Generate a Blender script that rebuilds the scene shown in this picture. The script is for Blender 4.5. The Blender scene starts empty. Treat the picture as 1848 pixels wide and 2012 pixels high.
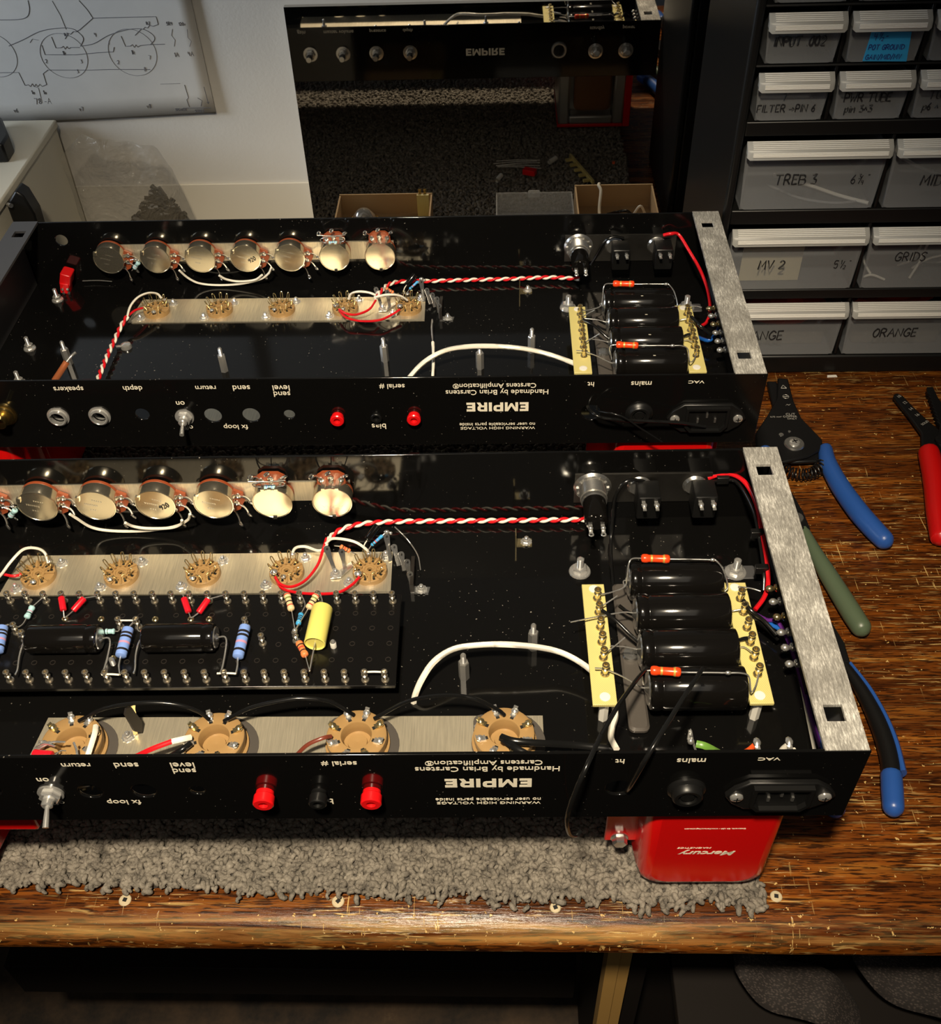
import bpy, math, random
import numpy as np
from mathutils import Vector, Matrix

# ------------------------------------------------------------------ camera, world, lights, exposure
sc = bpy.context.scene
COL = sc.collection
random.seed(7)
rng = np.random.default_rng(7)


def cam_axes(p, y, r):
    cp, sp, cy, sy = math.cos(p), math.sin(p), math.cos(y), math.sin(y)
    fwd = Vector((-sy * cp, cy * cp, -sp))
    right = Vector((cy, sy, 0))
    up = right.cross(fwd)
    return (math.cos(r) * right + math.sin(r) * up, -math.sin(r) * right + math.cos(r) * up, fwd)


cd = bpy.data.cameras.new('camera')
cam = bpy.data.objects.new('camera', cd)
COL.objects.link(cam)
R_, U_, F_ = cam_axes(.78303, .04991, -.04023)
cam.matrix_world = Matrix(((R_.x, U_.x, -F_.x, -.16508), (R_.y, U_.y, -F_.y, -.51905), (R_.z, U_.z, -F_.z, .54931), (0, 0, 0, 1)))
cd.sensor_fit = 'HORIZONTAL'
cd.sensor_width = 36
cd.lens = 36 * 2045.2386 / 1848
cd.shift_x = (924 - 912.4569) / 1848
cd.shift_y = (1005.1967 - 1006) / 1848
cd.clip_start = .01
sc.camera = cam

world = bpy.data.worlds.new('room_gloom')
sc.world = world
world.use_nodes = True
wb = world.node_tree.nodes['Background']
wb.inputs[0].default_value = (.75, .85, 1, 1)
wb.inputs[1].default_value = .022

ld = bpy.data.lights.new('bench_lamp', 'SPOT')
ld.energy = 84
ld.color = (1, .85, .63)
ld.spot_size = math.radians(55)
ld.spot_blend = .9
ld.shadow_soft_size = .032
lamp = bpy.data.objects.new('bench_lamp', ld)
COL.objects.link(lamp)
lamp.location = (-.24, -.62, 1.02)
lamp.rotation_euler = (Vector((-.23, -.10, .06)) - lamp.location).to_track_quat('-Z', 'Y').to_euler()

wd = bpy.data.lights.new('window_light', 'AREA')
wd.energy = .85
wd.color = (.78, .88, 1)
wd.shape = 'RECTANGLE'
wd.size = .35
wd.size_y = .35
wd.spread = math.radians(62)
window = bpy.data.objects.new('window_light', wd)
COL.objects.link(window)
window.location = (-1.30, .02, .50)
window.rotation_euler = (Vector((-.45, .40, .26)) - window.location).to_track_quat('-Z', 'Y').to_euler()

cl = bpy.data.lights.new('ceiling_fill', 'AREA')  # added unseen fill standing in for ceiling bounce, gives metal broad reflections
cl.energy = 2.8
cl.color = (1, .90, .76)
cl.size = 1.1
ceil_fill = bpy.data.objects.new('ceiling_fill', cl)
COL.objects.link(ceil_fill)
ceil_fill.location = (-.3, -1.35, 1.75)
ceil_fill.rotation_euler = (Vector((-.2, -.05, .05)) - ceil_fill.location).to_track_quat('-Z', 'Y').to_euler()

vs = sc.view_settings
vs.view_transform = 'Standard'
vs.look = 'None'
vs.gamma = 1
vs.use_curve_mapping = False
vs.exposure = 0
sc.cycles.use_denoising = True
sc.cycles.max_bounces = 10
sc.cycles.sample_clamp_indirect = 6


# ------------------------------------------------------------------ materials
def nodes_of(m):
    m.use_nodes = True
    nt = m.node_tree
    return nt, nt.nodes['Principled BSDF']


def setp(b, **k):
    for n, v in k.items():
        n = {'col': 'Base Color', 'rough': 'Roughness', 'metal': 'Metallic', 'coat': 'Coat Weight', 'coatr': 'Coat Roughness',
             'spec': 'Specular IOR Level', 'alpha': 'Alpha', 'trans': 'Transmission Weight', 'sub': 'Subsurface Weight', 'ior': 'IOR',
             'sheen': 'Sheen Weight', 'aniso': 'Anisotropic'}[n]
        b.inputs[n].default_value = (*v, 1) if isinstance(v, tuple) else v


MATS = {}


def mat(name, col, rough=.5, metal=0., **k):
    m = bpy.data.materials.new(name)
    nt, b = nodes_of(m)
    setp(b, col=col, rough=rough, metal=metal, **k)
    m.diffuse_color = (*col, 1)
    MATS[name] = m
    return m


def node(nt, typ, **kw):
    n = nt.nodes.new(typ)
    for k, v in kw.items():
        if k.startswith('in_'):
            key = k[3:]
            n.inputs[int(key) if key.isdigit() else key.replace('_', ' ')].default_value = v
        else:
            setattr(n, k, v)
    return n


def ramp(nt, stops, interp='LINEAR'):
    r = nt.nodes.new('ShaderNodeValToRGB')
    r.color_ramp.interpolation = interp
    el = r.color_ramp.elements
    while len(el) < len(stops):
        el.new(.5)
    for e, (p, c) in zip(el, stops):
        e.position = p
        e.color = (*c, 1) if isinstance(c, tuple) else (c, c, c, 1)
    return r


def coords(nt, scale=(1, 1, 1), rot=(0, 0, 0)):
    t = node(nt, 'ShaderNodeTexCoord')
    mp = node(nt, 'ShaderNodeMapping')
    mp.inputs['Scale'].default_value = scale
    mp.inputs['Rotation'].default_value = rot
    nt.links.new(t.outputs['Object'], mp.inputs['Vector'])
    return mp.outputs['Vector']


def noise(nt, vec, scale, detail=4, rough=.55, dist=0.):
    n = node(nt, 'ShaderNodeTexNoise')
    n.inputs['Scale'].default_value = scale
    n.inputs['Detail'].default_value = detail
    n.inputs['Roughness'].default_value = rough
    n.inputs['Distortion'].default_value = dist
    nt.links.new(vec, n.inputs['Vector'])
    return n.outputs['Fac']


def mixc(nt, fac, a, b):
    m = node(nt, 'ShaderNodeMix', data_type='RGBA')
    L = nt.links.new
    for s, v in ((m.inputs[0], fac), (m.inputs[6], a), (m.inputs[7], b)):
        if isinstance(v, (int, float)):
            s.default_value = v
        elif isinstance(v, tuple):
            s.default_value = (*v, 1)
        else:
            L(v, s)
    return m.outputs[2]


def mathn(nt, op, a, b=None):
    m = node(nt, 'ShaderNodeMath', operation=op)
    for i, v in enumerate((a, b)):
        if v is None:
            continue
        if isinstance(v, (int, float)):
            m.inputs[i].default_value = v
        else:
            nt.links.new(v, m.inputs[i])
    return m.outputs[0]


def bump(nt, b, h, strength, dist):
    n = node(nt, 'ShaderNodeBump')
    n.inputs['Strength'].default_value = strength
    n.inputs['Distance'].default_value = dist
    nt.links.new(h, n.inputs['Height'])
    nt.links.new(n.outputs[0], b.inputs['Normal'])


# plain ones
m_black = mat('black_gloss_paint', (.0035, .0034, .0033), .09, spec=.5)
m_blackp = mat('black_plastic', (.0055, .0055, .0055), .38, spec=.35)
m_blackm = mat('black_matte', (.008, .0075, .007), .6)
m_ink = mat('print_cream', (.78, .72, .58), .5)
m_inkfar = m_ink
m_marker = mat('black_marker', (.012, .012, .014), .5)
m_pencil = mat('pencil_line', (.12, .12, .13), .7)
m_pencil2 = mat('faint_pencil_line', (.26, .26, .27), .7)
m_steel = mat('bright_steel', (.74, .73, .70), .24, .95)
m_chrome = mat('chrome', (.86, .85, .82), .17, .82)
m_canmetal = mat('tinned_can', (.86, .79, .62), .20, .95)
m_solder = mat('solder', (.78, .77, .74), .22, .85)
m_gold = mat('gilt_turret', (.78, .65, .36), .2, .95)
m_turret = mat('tinned_turret', (.78, .71, .58), .22, .95)
m_brass = mat('brass', (.70, .52, .20), .25, 1.)
m_copper = mat('copper_ins', (.42, .13, .05), .35, .3)
m_redins = mat('red_insulation', (.62, .008, .014), .30)
m_whiteins = mat('white_insulation', (.80, .76, .66), .32)
m_blackins = mat('black_insulation', (.006, .006, .006), .22)
m_brownins = mat('brown_insulation', (.16, .035, .02), .3)
m_purple = mat('purple_insulation', (.11, .02, .20), .35)
m_blueins = mat('blue_insulation', (.01, .10, .42), .35)
m_orangeins = mat('orange_insulation', (.75, .10, .02), .35)
m_greenins = mat('green_insulation', (.12, .26, .04), .35)
m_nylon = mat('white_nylon', (.72, .70, .64), .4)
m_phenol = mat('tan_phenolic', (.33, .20, .078), .36)
m_wafer = mat('brown_wafer', (.26, .055, .018), .35)
m_capblack = mat('capacitor_sleeve', (.0045, .004, .0036), .11)
m_yellowcap = mat('yellow_capacitor', (.80, .72, .17), .38)
m_redres = mat('red_orange_resistor', (.80, .055, .008), .30)
m_redsleeve = mat('red_sleeve', (.66, .006, .018), .33)
m_blue = mat('blue_resistor', (.20, .33, .74), .42)
m_ltblue = mat('pale_blue_resistor', (.38, .62, .66), .42)
m_skyblue = mat('bright_blue_resistor', (.05, .34, .66), .35)
m_tan = mat('tan_resistor', (.74, .55, .30), .4)
m_orres = mat('orange_resistor', (.78, .22, .07), .4)
m_bandk = mat('band_black', (.015, .012, .012), .4)
m_bandr = mat('band_red', (.60, .03, .02), .4)
m_bandg = mat('band_green', (.14, .20, .04), .4)
m_bandy = mat('band_gold', (.80, .48, .10), .3, .5)
m_bandp = mat('band_pink', (.55, .28, .42), .4)
m_redpaint = mat('red_enamel', (.56, .004, .004), .17, spec=.6)
m_redplastic = mat('red_plastic', (.66, .006, .008), .28)
m_silverframe = mat('lamination_edge', (.52, .52, .50), .35, .8)
m_coil = mat('brown_coil_paper', (.20, .085, .03), .55)
m_hole = mat('hole_dark', (.002, .002, .002), .6)
m_grip_blue = mat('blue_grip', (.018, .075, .30), .36)
m_grip_green = mat('green_grip', (.075, .105, .062), .40)
m_grip_red = mat('red_grip', (.50, .004, .004), .33)
m_tool = mat('blackened_tool_steel', (.0055, .0055, .006), .36, spec=.35)
m_card = mat('brown_cardboard', (.40, .27, .14), .75)
m_cream = mat('cream_plastic', (.62, .58, .47), .45)
m_note = mat('blue_sticky_paper', (.02, .30, .62), .7)
m_noteink = mat('dark_blue_ink', (.008, .02, .16), .6)
m_orangebag = mat('orange_tint_film', (.80, .08, .02), .35)
m_yleg = mat('pale_wood', (.38, .22, .06), .6)
m_darkwood = mat('dark_board', (.006, .004, .003), .7, spec=.2)
m_phenblack = mat('black_phenolic', (.015, .012, .010), .45)
m_redind = m_redplastic
m_tinned = mat('tinned_wire', (.78, .76, .70), .35, .25)
m_gilt = mat('gilt_strip', (.66, .54, .20), .35, .25)
m_greyclamp = mat('grey_clamp_strap', (.085, .075, .066), .38, .2)


def brushed(name, col, rough, sx, sy, amt=.14, metal=1.):
    m = mat(name, col, rough, metal)
    nt, b = nodes_of(m)
    v = coords(nt, (sx, sy, 40))
    n1 = noise(nt, v, 1, 6, .6)
    v2 = coords(nt)
    n2 = noise(nt, v2, 45, 3, .6)
    c = ramp_of(nt, n1, [(.3, tuple(x * .8 for x in col)), (.7, tuple(min(1, x * 1.08) for x in col))])
    nt.links.new(c, b.inputs['Base Color'])
    rr = mathn(nt, 'ADD', mathn(nt, 'MULTIPLY', n2, amt), rough - amt / 2)
    nt.links.new(rr, b.inputs['Roughness'])
    bump(nt, b, n1, .12, .0004)
    return m


def ramp_of(nt, fac, stops, interp='LINEAR'):
    r = ramp(nt, stops, interp)
    nt.links.new(fac, r.inputs[0])
    return r.outputs[0]


m_plate = brushed('brushed_aluminium', (.80, .72, .55), .38, 1500, 60, metal=.80)
m_plate2 = brushed('brushed_dark_steel', (.20, .19, .175), .38, 60, 1500)

# galvanised, scratched flange
m_zinc = mat('scratched_zinc', (.55, .54, .51), .45, .35)
nt, b = nodes_of(m_zinc)
fl = []
for rot, s in ((.5, 1.), (-.7, 1.3), (1.2, .8), (2.2, 1.1)):
    fl.append(noise(nt, coords(nt, (1100 * s, 190 * s, 200), (0, 0, rot)), 1, 3, .7))
mx = fl[0]
for q in fl[1:]:
    mx = mathn(nt, 'MAXIMUM', mx, q)
big = noise(nt, coords(nt), 60, 4, .6)
fac = mathn(nt, 'ADD', mathn(nt, 'MULTIPLY', mx, .8), mathn(nt, 'MULTIPLY', big, .35))
nt.links.new(ramp_of(nt, fac, [(.48, (.20, .19, .17)), (.64, (.42, .405, .37)), (.76, (.88, .86, .80))]), b.inputs['Base Color'])
nt.links.new(ramp_of(nt, fac, [(.5, .34), (.85, .6)]), b.inputs['Roughness'])
bump(nt, b, mx, .25, .0003)
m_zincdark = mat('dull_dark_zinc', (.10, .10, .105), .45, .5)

# glass-epoxy strip with fine weave
m_fr4 = mat('pale_yellow_fibreglass', (.72, .62, .24), .42)
nt, b = nodes_of(m_fr4)
wv = node(nt, 'ShaderNodeTexWave')
wv.inputs['Scale'].default_value = 420
nt.links.new(coords(nt, (1, 1, 1), (0, 0, .7)), wv.inputs['Vector'])
nt.links.new(ramp_of(nt, wv.outputs['Fac'], [(0, (.52, .44, .15)), (1, (.66, .58, .23))]), b.inputs['Base Color'])

# mirror-polished black panel behind the bench
nt, b = nodes_of(m_black)
dn = noise(nt, coords(nt), 620, 1, .5)
dp = noise(nt, coords(nt), 16, 2, .5)
dust = mathn(nt, 'MULTIPLY', ramp_of(nt, dn, [(.735, 0.), (.76, 1.)]), ramp_of(nt, dp, [(.45, .0), (.6, 1.)]))
nt.links.new(mixc(nt, dust, (.0035, .0034, .0033), (.22, .20, .17)), b.inputs['Base Color'])
m_mirror = mat('smoked_mirror', (.52, .50, .47), .012, 1.)
nt, b = nodes_of(m_mirror)
n1 = noise(nt, coords(nt), 6, 5, .6)
nt.links.new(ramp_of(nt, n1, [(.3, .008), (.8, .03)]), b.inputs['Roughness'])

# wall
m_wall = mat('painted_wall', (.60, .575, .53), .75)
nt, b = nodes_of(m_wall)
v = coords(nt)
n1 = noise(nt, v, 9, 5, .6)
n2 = noise(nt, v, 300, 3, .6)
nt.links.new(ramp_of(nt, n1, [(.3, (.57, .55, .51)), (.75, (.64, .62, .575))]), b.inputs['Base Color'])
bump(nt, b, n2, .25, .0008)
m_ledge = mat('cream_skirting', (.66, .62, .53), .55)
m_paper = mat('drafting_paper', (.60, .585, .55), .7)
nt, b = nodes_of(m_paper)
n1 = noise(nt, coords(nt), 14, 5, .6)
nt.links.new(ramp_of(nt, n1, [(.3, (.54, .53, .50)), (.7, (.62, .605, .57))]), b.inputs['Base Color'])

# bench top: worn dark oak with scratches and chips down to pale wood
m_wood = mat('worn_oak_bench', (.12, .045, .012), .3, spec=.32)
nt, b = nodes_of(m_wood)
vg = coords(nt, (5, 130, 60))
g1 = noise(nt, vg, 1.0, 8, .62, .5)
vg2 = coords(nt, (62, 820, 400))
g2 = noise(nt, vg2, 1.0, 4, .6, .25)
vb = coords(nt, (2.4, 22, 20))
g3 = noise(nt, vb, 1.0, 4, .6, 1.2)
base = ramp_of(nt, g1, [(.34, (.036, .0075, .0012)), (.46, (.105, .026, .003)), (.56, (.215, .058, .006)), (.70, (.36, .138, .018))])
base = mixc(nt, ramp_of(nt, g3, [(.35, 0.), (.7, .75)]), base, (.052, .017, .004))
base = mixc(nt, ramp_of(nt, g2, [(.50, 0.), (.57, .92)]), base, (.016, .0045, .0012))
# long pale scratches along and across, plus chips
sc1 = noise(nt, coords(nt, (34, 620, 100)), 1., 3, .7, .3)
sc2 = noise(nt, coords(nt, (420, 26, 100), (0, 0, .9)), 1., 2, .7, .2)
sc3 = noise(nt, coords(nt, (24, 400, 100), (0, 0, .35)), 1., 2, .7, .2)
chip = noise(nt, coords(nt), 260, 3, .6)
patch = noise(nt, coords(nt), 11, 3, .6)
s_a = mathn(nt, 'MULTIPLY', ramp_of(nt, sc1, [(.585, 0.), (.64, .85)]), ramp_of(nt, patch, [(.42, .10), (.60, 1.)]))
s_b = mathn(nt, 'MULTIPLY', mathn(nt, 'MAXIMUM', ramp_of(nt, sc2, [(.665, 0.), (.69, 1.)]), ramp_of(nt, sc3, [(.66, 0.), (.69, .9)])), ramp_of(nt, patch, [(.45, 0.), (.6, 1.)]))
s_c = ramp_of(nt, chip, [(.665, 0.), (.69, 1.)])
# lamp highlight along the front roundover, painted in as a pale band
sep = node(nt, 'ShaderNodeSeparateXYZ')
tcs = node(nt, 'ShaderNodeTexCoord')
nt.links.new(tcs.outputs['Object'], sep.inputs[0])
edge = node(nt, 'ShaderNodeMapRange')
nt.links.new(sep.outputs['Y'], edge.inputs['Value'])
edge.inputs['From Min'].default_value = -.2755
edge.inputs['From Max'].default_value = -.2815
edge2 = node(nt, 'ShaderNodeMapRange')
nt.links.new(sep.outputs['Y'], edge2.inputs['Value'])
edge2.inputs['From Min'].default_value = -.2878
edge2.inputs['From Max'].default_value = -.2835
edge_highlight = mathn(nt, 'MULTIPLY', mathn(nt, 'MULTIPLY', edge.outputs[0], edge2.outputs[0]), ramp_of(nt, g1, [(.44, .0), (.62, .6)]))
s_all = mathn(nt, 'MAXIMUM', mathn(nt, 'MAXIMUM', s_a, s_b), mathn(nt, 'MAXIMUM', s_c, edge_highlight))
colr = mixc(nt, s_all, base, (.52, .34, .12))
nt.links.new(colr, b.inputs['Base Color'])
nt.links.new(mathn(nt, 'ADD', mathn(nt, 'MULTIPLY', g1, .22), .16), b.inputs['Roughness'])
hh = mathn(nt, 'SUBTRACT', g2, mathn(nt, 'MULTIPLY', s_all, .6))
bump(nt, b, hh, .35, .0008)

m_loop = mat('grey_carpet_yarn', (.16, .14, .115), .85)
nt, b = nodes_of(m_loop)
n1 = noise(nt, coords(nt), 900, 3, .7)
n2 = noise(nt, coords(nt), 160, 2, .5)
f2 = mathn(nt, 'ADD', mathn(nt, 'MULTIPLY', n1, .5), mathn(nt, 'MULTIPLY', n2, .5))
nt.links.new(ramp_of(nt, f2, [(.34, (.060, .052, .043)), (.5, (.165, .145, .118)), (.68, (.27, .24, .198))]), b.inputs['Base Color'])
bump(nt, b, n1, .5, .0006)
m_backing = mat('carpet_backing', (.07, .062, .053), .9)

m_knit = mat('dark_knit', (.05, .038, .033), .85)
nt, b = nodes_of(m_knit)
w1 = node(nt, 'ShaderNodeTexVoronoi')
w1.inputs['Scale'].default_value = 480
nt.links.new(coords(nt, (1, 2.2, 1), (0, 0, .5)), w1.inputs['Vector'])
nt.links.new(ramp_of(nt, w1.outputs['Distance'], [(.1, (.060, .046, .040)), (.5, (.010, .007, .006))]), b.inputs['Base Color'])
bump(nt, b, w1.outputs['Distance'], -.9, .002)
m_floor = mat('dark_dusty_floor', (.03, .02, .012), .8)
nt, b = nodes_of(m_floor)
n1 = noise(nt, coords(nt), 14, 6, .7)
nt.links.new(ramp_of(nt, n1, [(.4, (.012, .008, .005)), (.65, (.06, .036, .018)), (.8, (.13, .09, .05))]), b.inputs['Base Color'])


def clearish(name, col, opacity, rough=.3):
    """cloudy plastic: part lets light through, part scatters it"""
    m = mat(name, col, rough)
    nt, b = nodes_of(m)
    out = nt.nodes['Material Output']
    tr = node(nt, 'ShaderNodeBsdfTransparent')
    tr.inputs[0].default_value = (.92, .93, .95, 1)
    mx = node(nt, 'ShaderNodeMixShader')
    mx.inputs[0].default_value = opacity
    nt.links.new(tr.outputs[0], mx.inputs[1])
    nt.links.new(b.outputs[0], mx.inputs[2])
    nt.links.new(mx.outputs[0], out.inputs['Surface'])
    return m


m_drawer = clearish('cloudy_drawer_plastic', (.34, .35, .36), .26, .28)
m_lip = clearish('frosted_lip_plastic', (.50, .50, .48), .60, .35)
m_bag = clearish('clear_bag_film', (.50, .44, .34), .17, .10)
nt, b = nodes_of(m_bag)
bump(nt, b, noise(nt, coords(nt), 55, 3, .6, 1.5), .9, .006)
m_lidp = clearish('clear_lid_plastic', (.70, .70, .68), .30, .15)
m_obag = clearish('orange_bag_film', (.85, .07, .015), .55, .3)


# ------------------------------------------------------------------ mesh builder
def frame_from(axis):
    a = Vector(axis).normalized()
    t = Vector((0, 0, 1)) if abs(a.z) < .9 else Vector((1, 0, 0))
    u = a.cross(t).normalized()
    return u, a.cross(u).normalized(), a


def smooth_path(pts, n=6):
    P = [Vector(p) for p in pts]
    if len(P) < 3:
        return P
    out = []
    for i in range(len(P) - 1):
        p0 = P[i - 1] if i else P[0] * 2 - P[1]
        p1, p2 = P[i], P[i + 1]
        p3 = P[i + 2] if i + 2 < len(P) else P[-1] * 2 - P[-2]
        for k in range(n):
            t = k / n
            out.append(.5 * ((2 * p1) + (p2 - p0) * t + (2 * p0 - 5 * p1 + 4 * p2 - p3) * t * t + (3 * p1 - p0 - 3 * p2 + p3) * t ** 3))
    out.append(P[-1])
    return out


class MB:
    def __init__(s):
        s.v = []
        s.f = []
        s.mi = []

    def add(s, vs, fs, mi=0):
        o = len(s.v)
        s.v += [tuple(q) for q in vs]
        s.f += [tuple(i + o for i in f) for f in fs]
        s.mi += [mi] * len(fs)
        return s

    def box(s, x0, x1, y0, y1, z0, z1, mi=0, M=None):
        vs = [Vector((x, y, z)) for z in (z0, z1) for y in (y0, y1) for x in (x0, x1)]
        if M:
            vs = [M @ q for q in vs]
        return s.add(vs, [(0, 2, 3, 1), (4, 5, 7, 6), (0, 1, 5, 4), (2, 6, 7, 3), (0, 4, 6, 2), (1, 3, 7, 5)], mi)

    def rbox(s, x0, x1, y0, y1, z0, z1, r, seg=3, mi=0, M=None):
        """box with rounded vertical edges and chamfered top and bottom rims"""
        pts = []
        for cx, cy, a0 in ((x1 - r, y1 - r, 0), (x0 + r, y1 - r, 90), (x0 + r, y0 + r, 180), (x1 - r, y0 + r, 270)):
            for k in range(seg + 1):
                a = math.radians(a0 + 90 * k / seg)
                pts.append((cx + r * math.cos(a), cy + r * math.sin(a)))
        cxm, cym = (x0 + x1) / 2, (y0 + y1) / 2
        c = min(r * .4, (z1 - z0) * .3)
        rings = [(z0, 1), (z0 + c, 0), (z1 - c, 0), (z1, 1)]
        vs = []
        for z, ins in rings:
            for px, py in pts:
                fx = 1 - ins * c / max(1e-6, (x1 - x0) / 2)
                fy = 1 - ins * c / max(1e-6, (y1 - y0) / 2)
                vs.append(Vector((cxm + (px - cxm) * fx, cym + (py - cym) * fy, z)))
        if M:
            vs = [M @ q for q in vs]
        n = len(pts)
        fs = []
        for k in range(3):
            for i in range(n):
                j = (i + 1) % n
                fs.append((k * n + i, k * n + j, (k + 1) * n + j, (k + 1) * n + i))
        fs.append(tuple(reversed(range(n))))
        fs.append(tuple(range(3 * n, 4 * n)))
        return s.add(vs, fs, mi)

    def lathe(s, prof, o=(0, 0, 0), axis=(0, 0, 1), seg=16, mi=0, a0=0., caps=True):
        """profile of (radius, height along axis)"""
        u, w, a = frame_from(axis)
        o = Vector(o)
        vs = []
        for r, h in prof:
            for k in range(seg):
                t = a0 + 2 * math.pi * k / seg
                vs.append(o + a * h + (u * math.cos(t) + w * math.sin(t)) * r)
        fs = []
        for i in range(len(prof) - 1):
            for k in range(seg):
                j = (k + 1) % seg
                fs.append((i * seg + k, i * seg + j, (i + 1) * seg + j, (i + 1) * seg + k))
        if caps:
            if prof[0][0] > 1e-7:
                fs.append(tuple(reversed(range(seg))))
            if prof[-1][0] > 1e-7:
                fs.append(tuple(range((len(prof) - 1) * seg, len(prof) * seg)))
        return s.add(vs, fs, mi)

    def cyl(s, p0, p1, r, r1=None, seg=12, mi=0):
        p0, p1 = Vector(p0), Vector(p1)
        L = (p1 - p0).length
        return s.lathe([(r, 0), (r if r1 is None else r1, L)], p0, p1 - p0, seg, mi)

    def tube(s, path, r, seg=8, n=6, mi=0, flat=1., smooth=True, up=None):
        P = smooth_path(path, n) if smooth else [Vector(q) for q in path]
        N = len(P)
        rr = r if isinstance(r, (list, tuple)) else None
        vs = []
        prev = None
        for i, p in enumerate(P):
            d = (P[min(i + 1, N - 1)] - P[max(i - 1, 0)])
            if d.length < 1e-9:
                d = Vector((1, 0, 0))
            d.normalize()
            if up is not None:
                w = Vector(up)
                u = d.cross(w).normalized()
            else:
                if prev is None:
                    u, w, _ = frame_from(d)
                else:
                    u = (prev - d * prev.dot(d)).normalized()
                    w = d.cross(u)
                prev = u
            if rr:
                t = i / (N - 1) * (len(rr) - 1)
                k = min(int(t), len(rr) - 2)
                q = rr[k] + (rr[k + 1] - rr[k]) * (t - k)
            else:
                q = r
            for k in range(seg):
                a = 2 * math.pi * k / seg
                vs.append(p + (u * math.cos(a) + w * math.sin(a) * flat) * q)
        fs = []
        for i in range(N - 1):
            for k in range(seg):
                j = (k + 1) % seg
                fs.append((i * seg + k, i * seg + j, (i + 1) * seg + j, (i + 1) * seg + k))
        fs.append(tuple(reversed(range(seg))))
        fs.append(tuple(range((N - 1) * seg, N * seg)))
        return s.add(vs, fs, mi)

    def sphere(s, c, r, seg=10, rings=6, sc=(1, 1, 1), mi=0):
        c = Vector(c)
        prof = [(math.sin(math.pi * i / rings), -math.cos(math.pi * i / rings)) for i in range(rings + 1)]
        vs = []
        for pr, h in prof:
            for k in range(seg):
                t = 2 * math.pi * k / seg
                vs.append(c + Vector((pr * math.cos(t) * r * sc[0], pr * math.sin(t) * r * sc[1], h * r * sc[2])))
        fs = []
        for i in range(rings):
            for k in range(seg):
                j = (k + 1) % seg
                fs.append((i * seg + k, i * seg + j, (i + 1) * seg + j, (i + 1) * seg + k))
        return s.add(vs, fs, mi)

    def torus(s, c, axis, R, r, seg=14, sub=6, mi=0, arc=1.):
        u, w, a = frame_from(axis)
        c = Vector(c)
        P = [c + (u * math.cos(2 * math.pi * arc * k / seg) + w * math.sin(2 * math.pi * arc * k / seg)) * R for k in range(seg + 1)]
        return s.tube(P, r, sub, smooth=False, mi=mi)

    def prism(s, poly, h0, h1, M=None, mi=0):
        n = len(poly)
        vs = [Vector((p[0], p[1], h)) for h in (h0, h1) for p in poly]
        if M:
            vs = [M @ q for q in vs]
        fs = [tuple(reversed(range(n))), tuple(range(n, 2 * n))]
        for i in range(n):
            j = (i + 1) % n
            fs.append((i, j, n + j, n + i))
        return s.add(vs, fs, mi)

    def mesh(s, name, mats, sharp=38):
        me = bpy.data.meshes.new(name)
        me.from_pydata(s.v, [], s.f)
        for m in (mats if isinstance(mats, (list, tuple)) else [mats]):
            me.materials.append(m)
        if any(s.mi):
            me.polygons.foreach_set('material_index', s.mi)
        me.polygons.foreach_set('use_smooth', [True] * len(me.polygons))
        me.update()
        me.set_sharp_from_angle(angle=math.radians(sharp))
        return me

    def build(s, name, mats, parent=None, loc=None, rot=None, bevel=0., sharp=38):
        o = inst(name, s.mesh(name, mats, sharp), parent, loc, rot)
        if bevel:
            bv = o.modifiers.new('Bevel', 'BEVEL')
            bv.width = bevel
            bv.segments = 2
            bv.limit_method = 'ANGLE'
            bv.angle_limit = math.radians(40)
        return o


def inst(name, me, parent=None, loc=None, rot=None, scale=None):
    o = bpy.data.objects.new(name, me)
    COL.objects.link(o)
    if parent is not None:
        o.parent = parent
    if loc is not None:
        o.location = loc
    if rot is not None:
        o.rotation_euler = rot
    if scale is not None:
        o.scale = scale
    return o


def tag(o, label=None, cat=None, group=None, kind=None):
    if label:
        o['label'] = label
    if cat:
        o['category'] = cat
    if group:
        o['group'] = group
    if kind:
        o['kind'] = kind
    return o


def empty(name, loc=(0, 0, 0), rotz=0.):
    o = bpy.data.objects.new(name, None)
    o.empty_display_size = .02
    COL.objects.link(o)
    o.location = loc
    o.rotation_euler = (0, 0, rotz)
    return o


def thing(name, label, cat, loc=(0, 0, 0), rotz=0., group=None):
    return tag(empty(name, loc, rotz), label, cat, group)


def dup_tree(o, parent=None):
    c = o.copy()
    COL.objects.link(c)
    if parent is not None:
        c.parent = parent
    for ch in list(o.children):
        dup_tree(ch, c)
    return c


def drill(o, cutter):
    """cut the cutter's shapes out of the object's mesh for good"""
    cm = bpy.data.meshes.new('cut')
    cm.from_pydata(cutter.v, [], cutter.f)
    co = bpy.data.objects.new('cut', cm)
    COL.objects.link(co)
    co.parent = o.parent
    co.location = o.location
    md = o.modifiers.new('Bool', 'BOOLEAN')
    md.operation = 'DIFFERENCE'
    md.solver = 'EXACT'
    md.object = co
    bpy.context.view_layer.update()
    ev = o.evaluated_get(bpy.context.evaluated_depsgraph_get())
    me = bpy.data.meshes.new_from_object(ev)
    o.modifiers.clear()
    o.data = me
    me.polygons.foreach_set('use_smooth', [True] * len(me.polygons))
    me.set_sharp_from_angle(angle=math.radians(38))
    bpy.data.objects.remove(co)
    bpy.data.meshes.remove(cm)


TXT = {}


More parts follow.
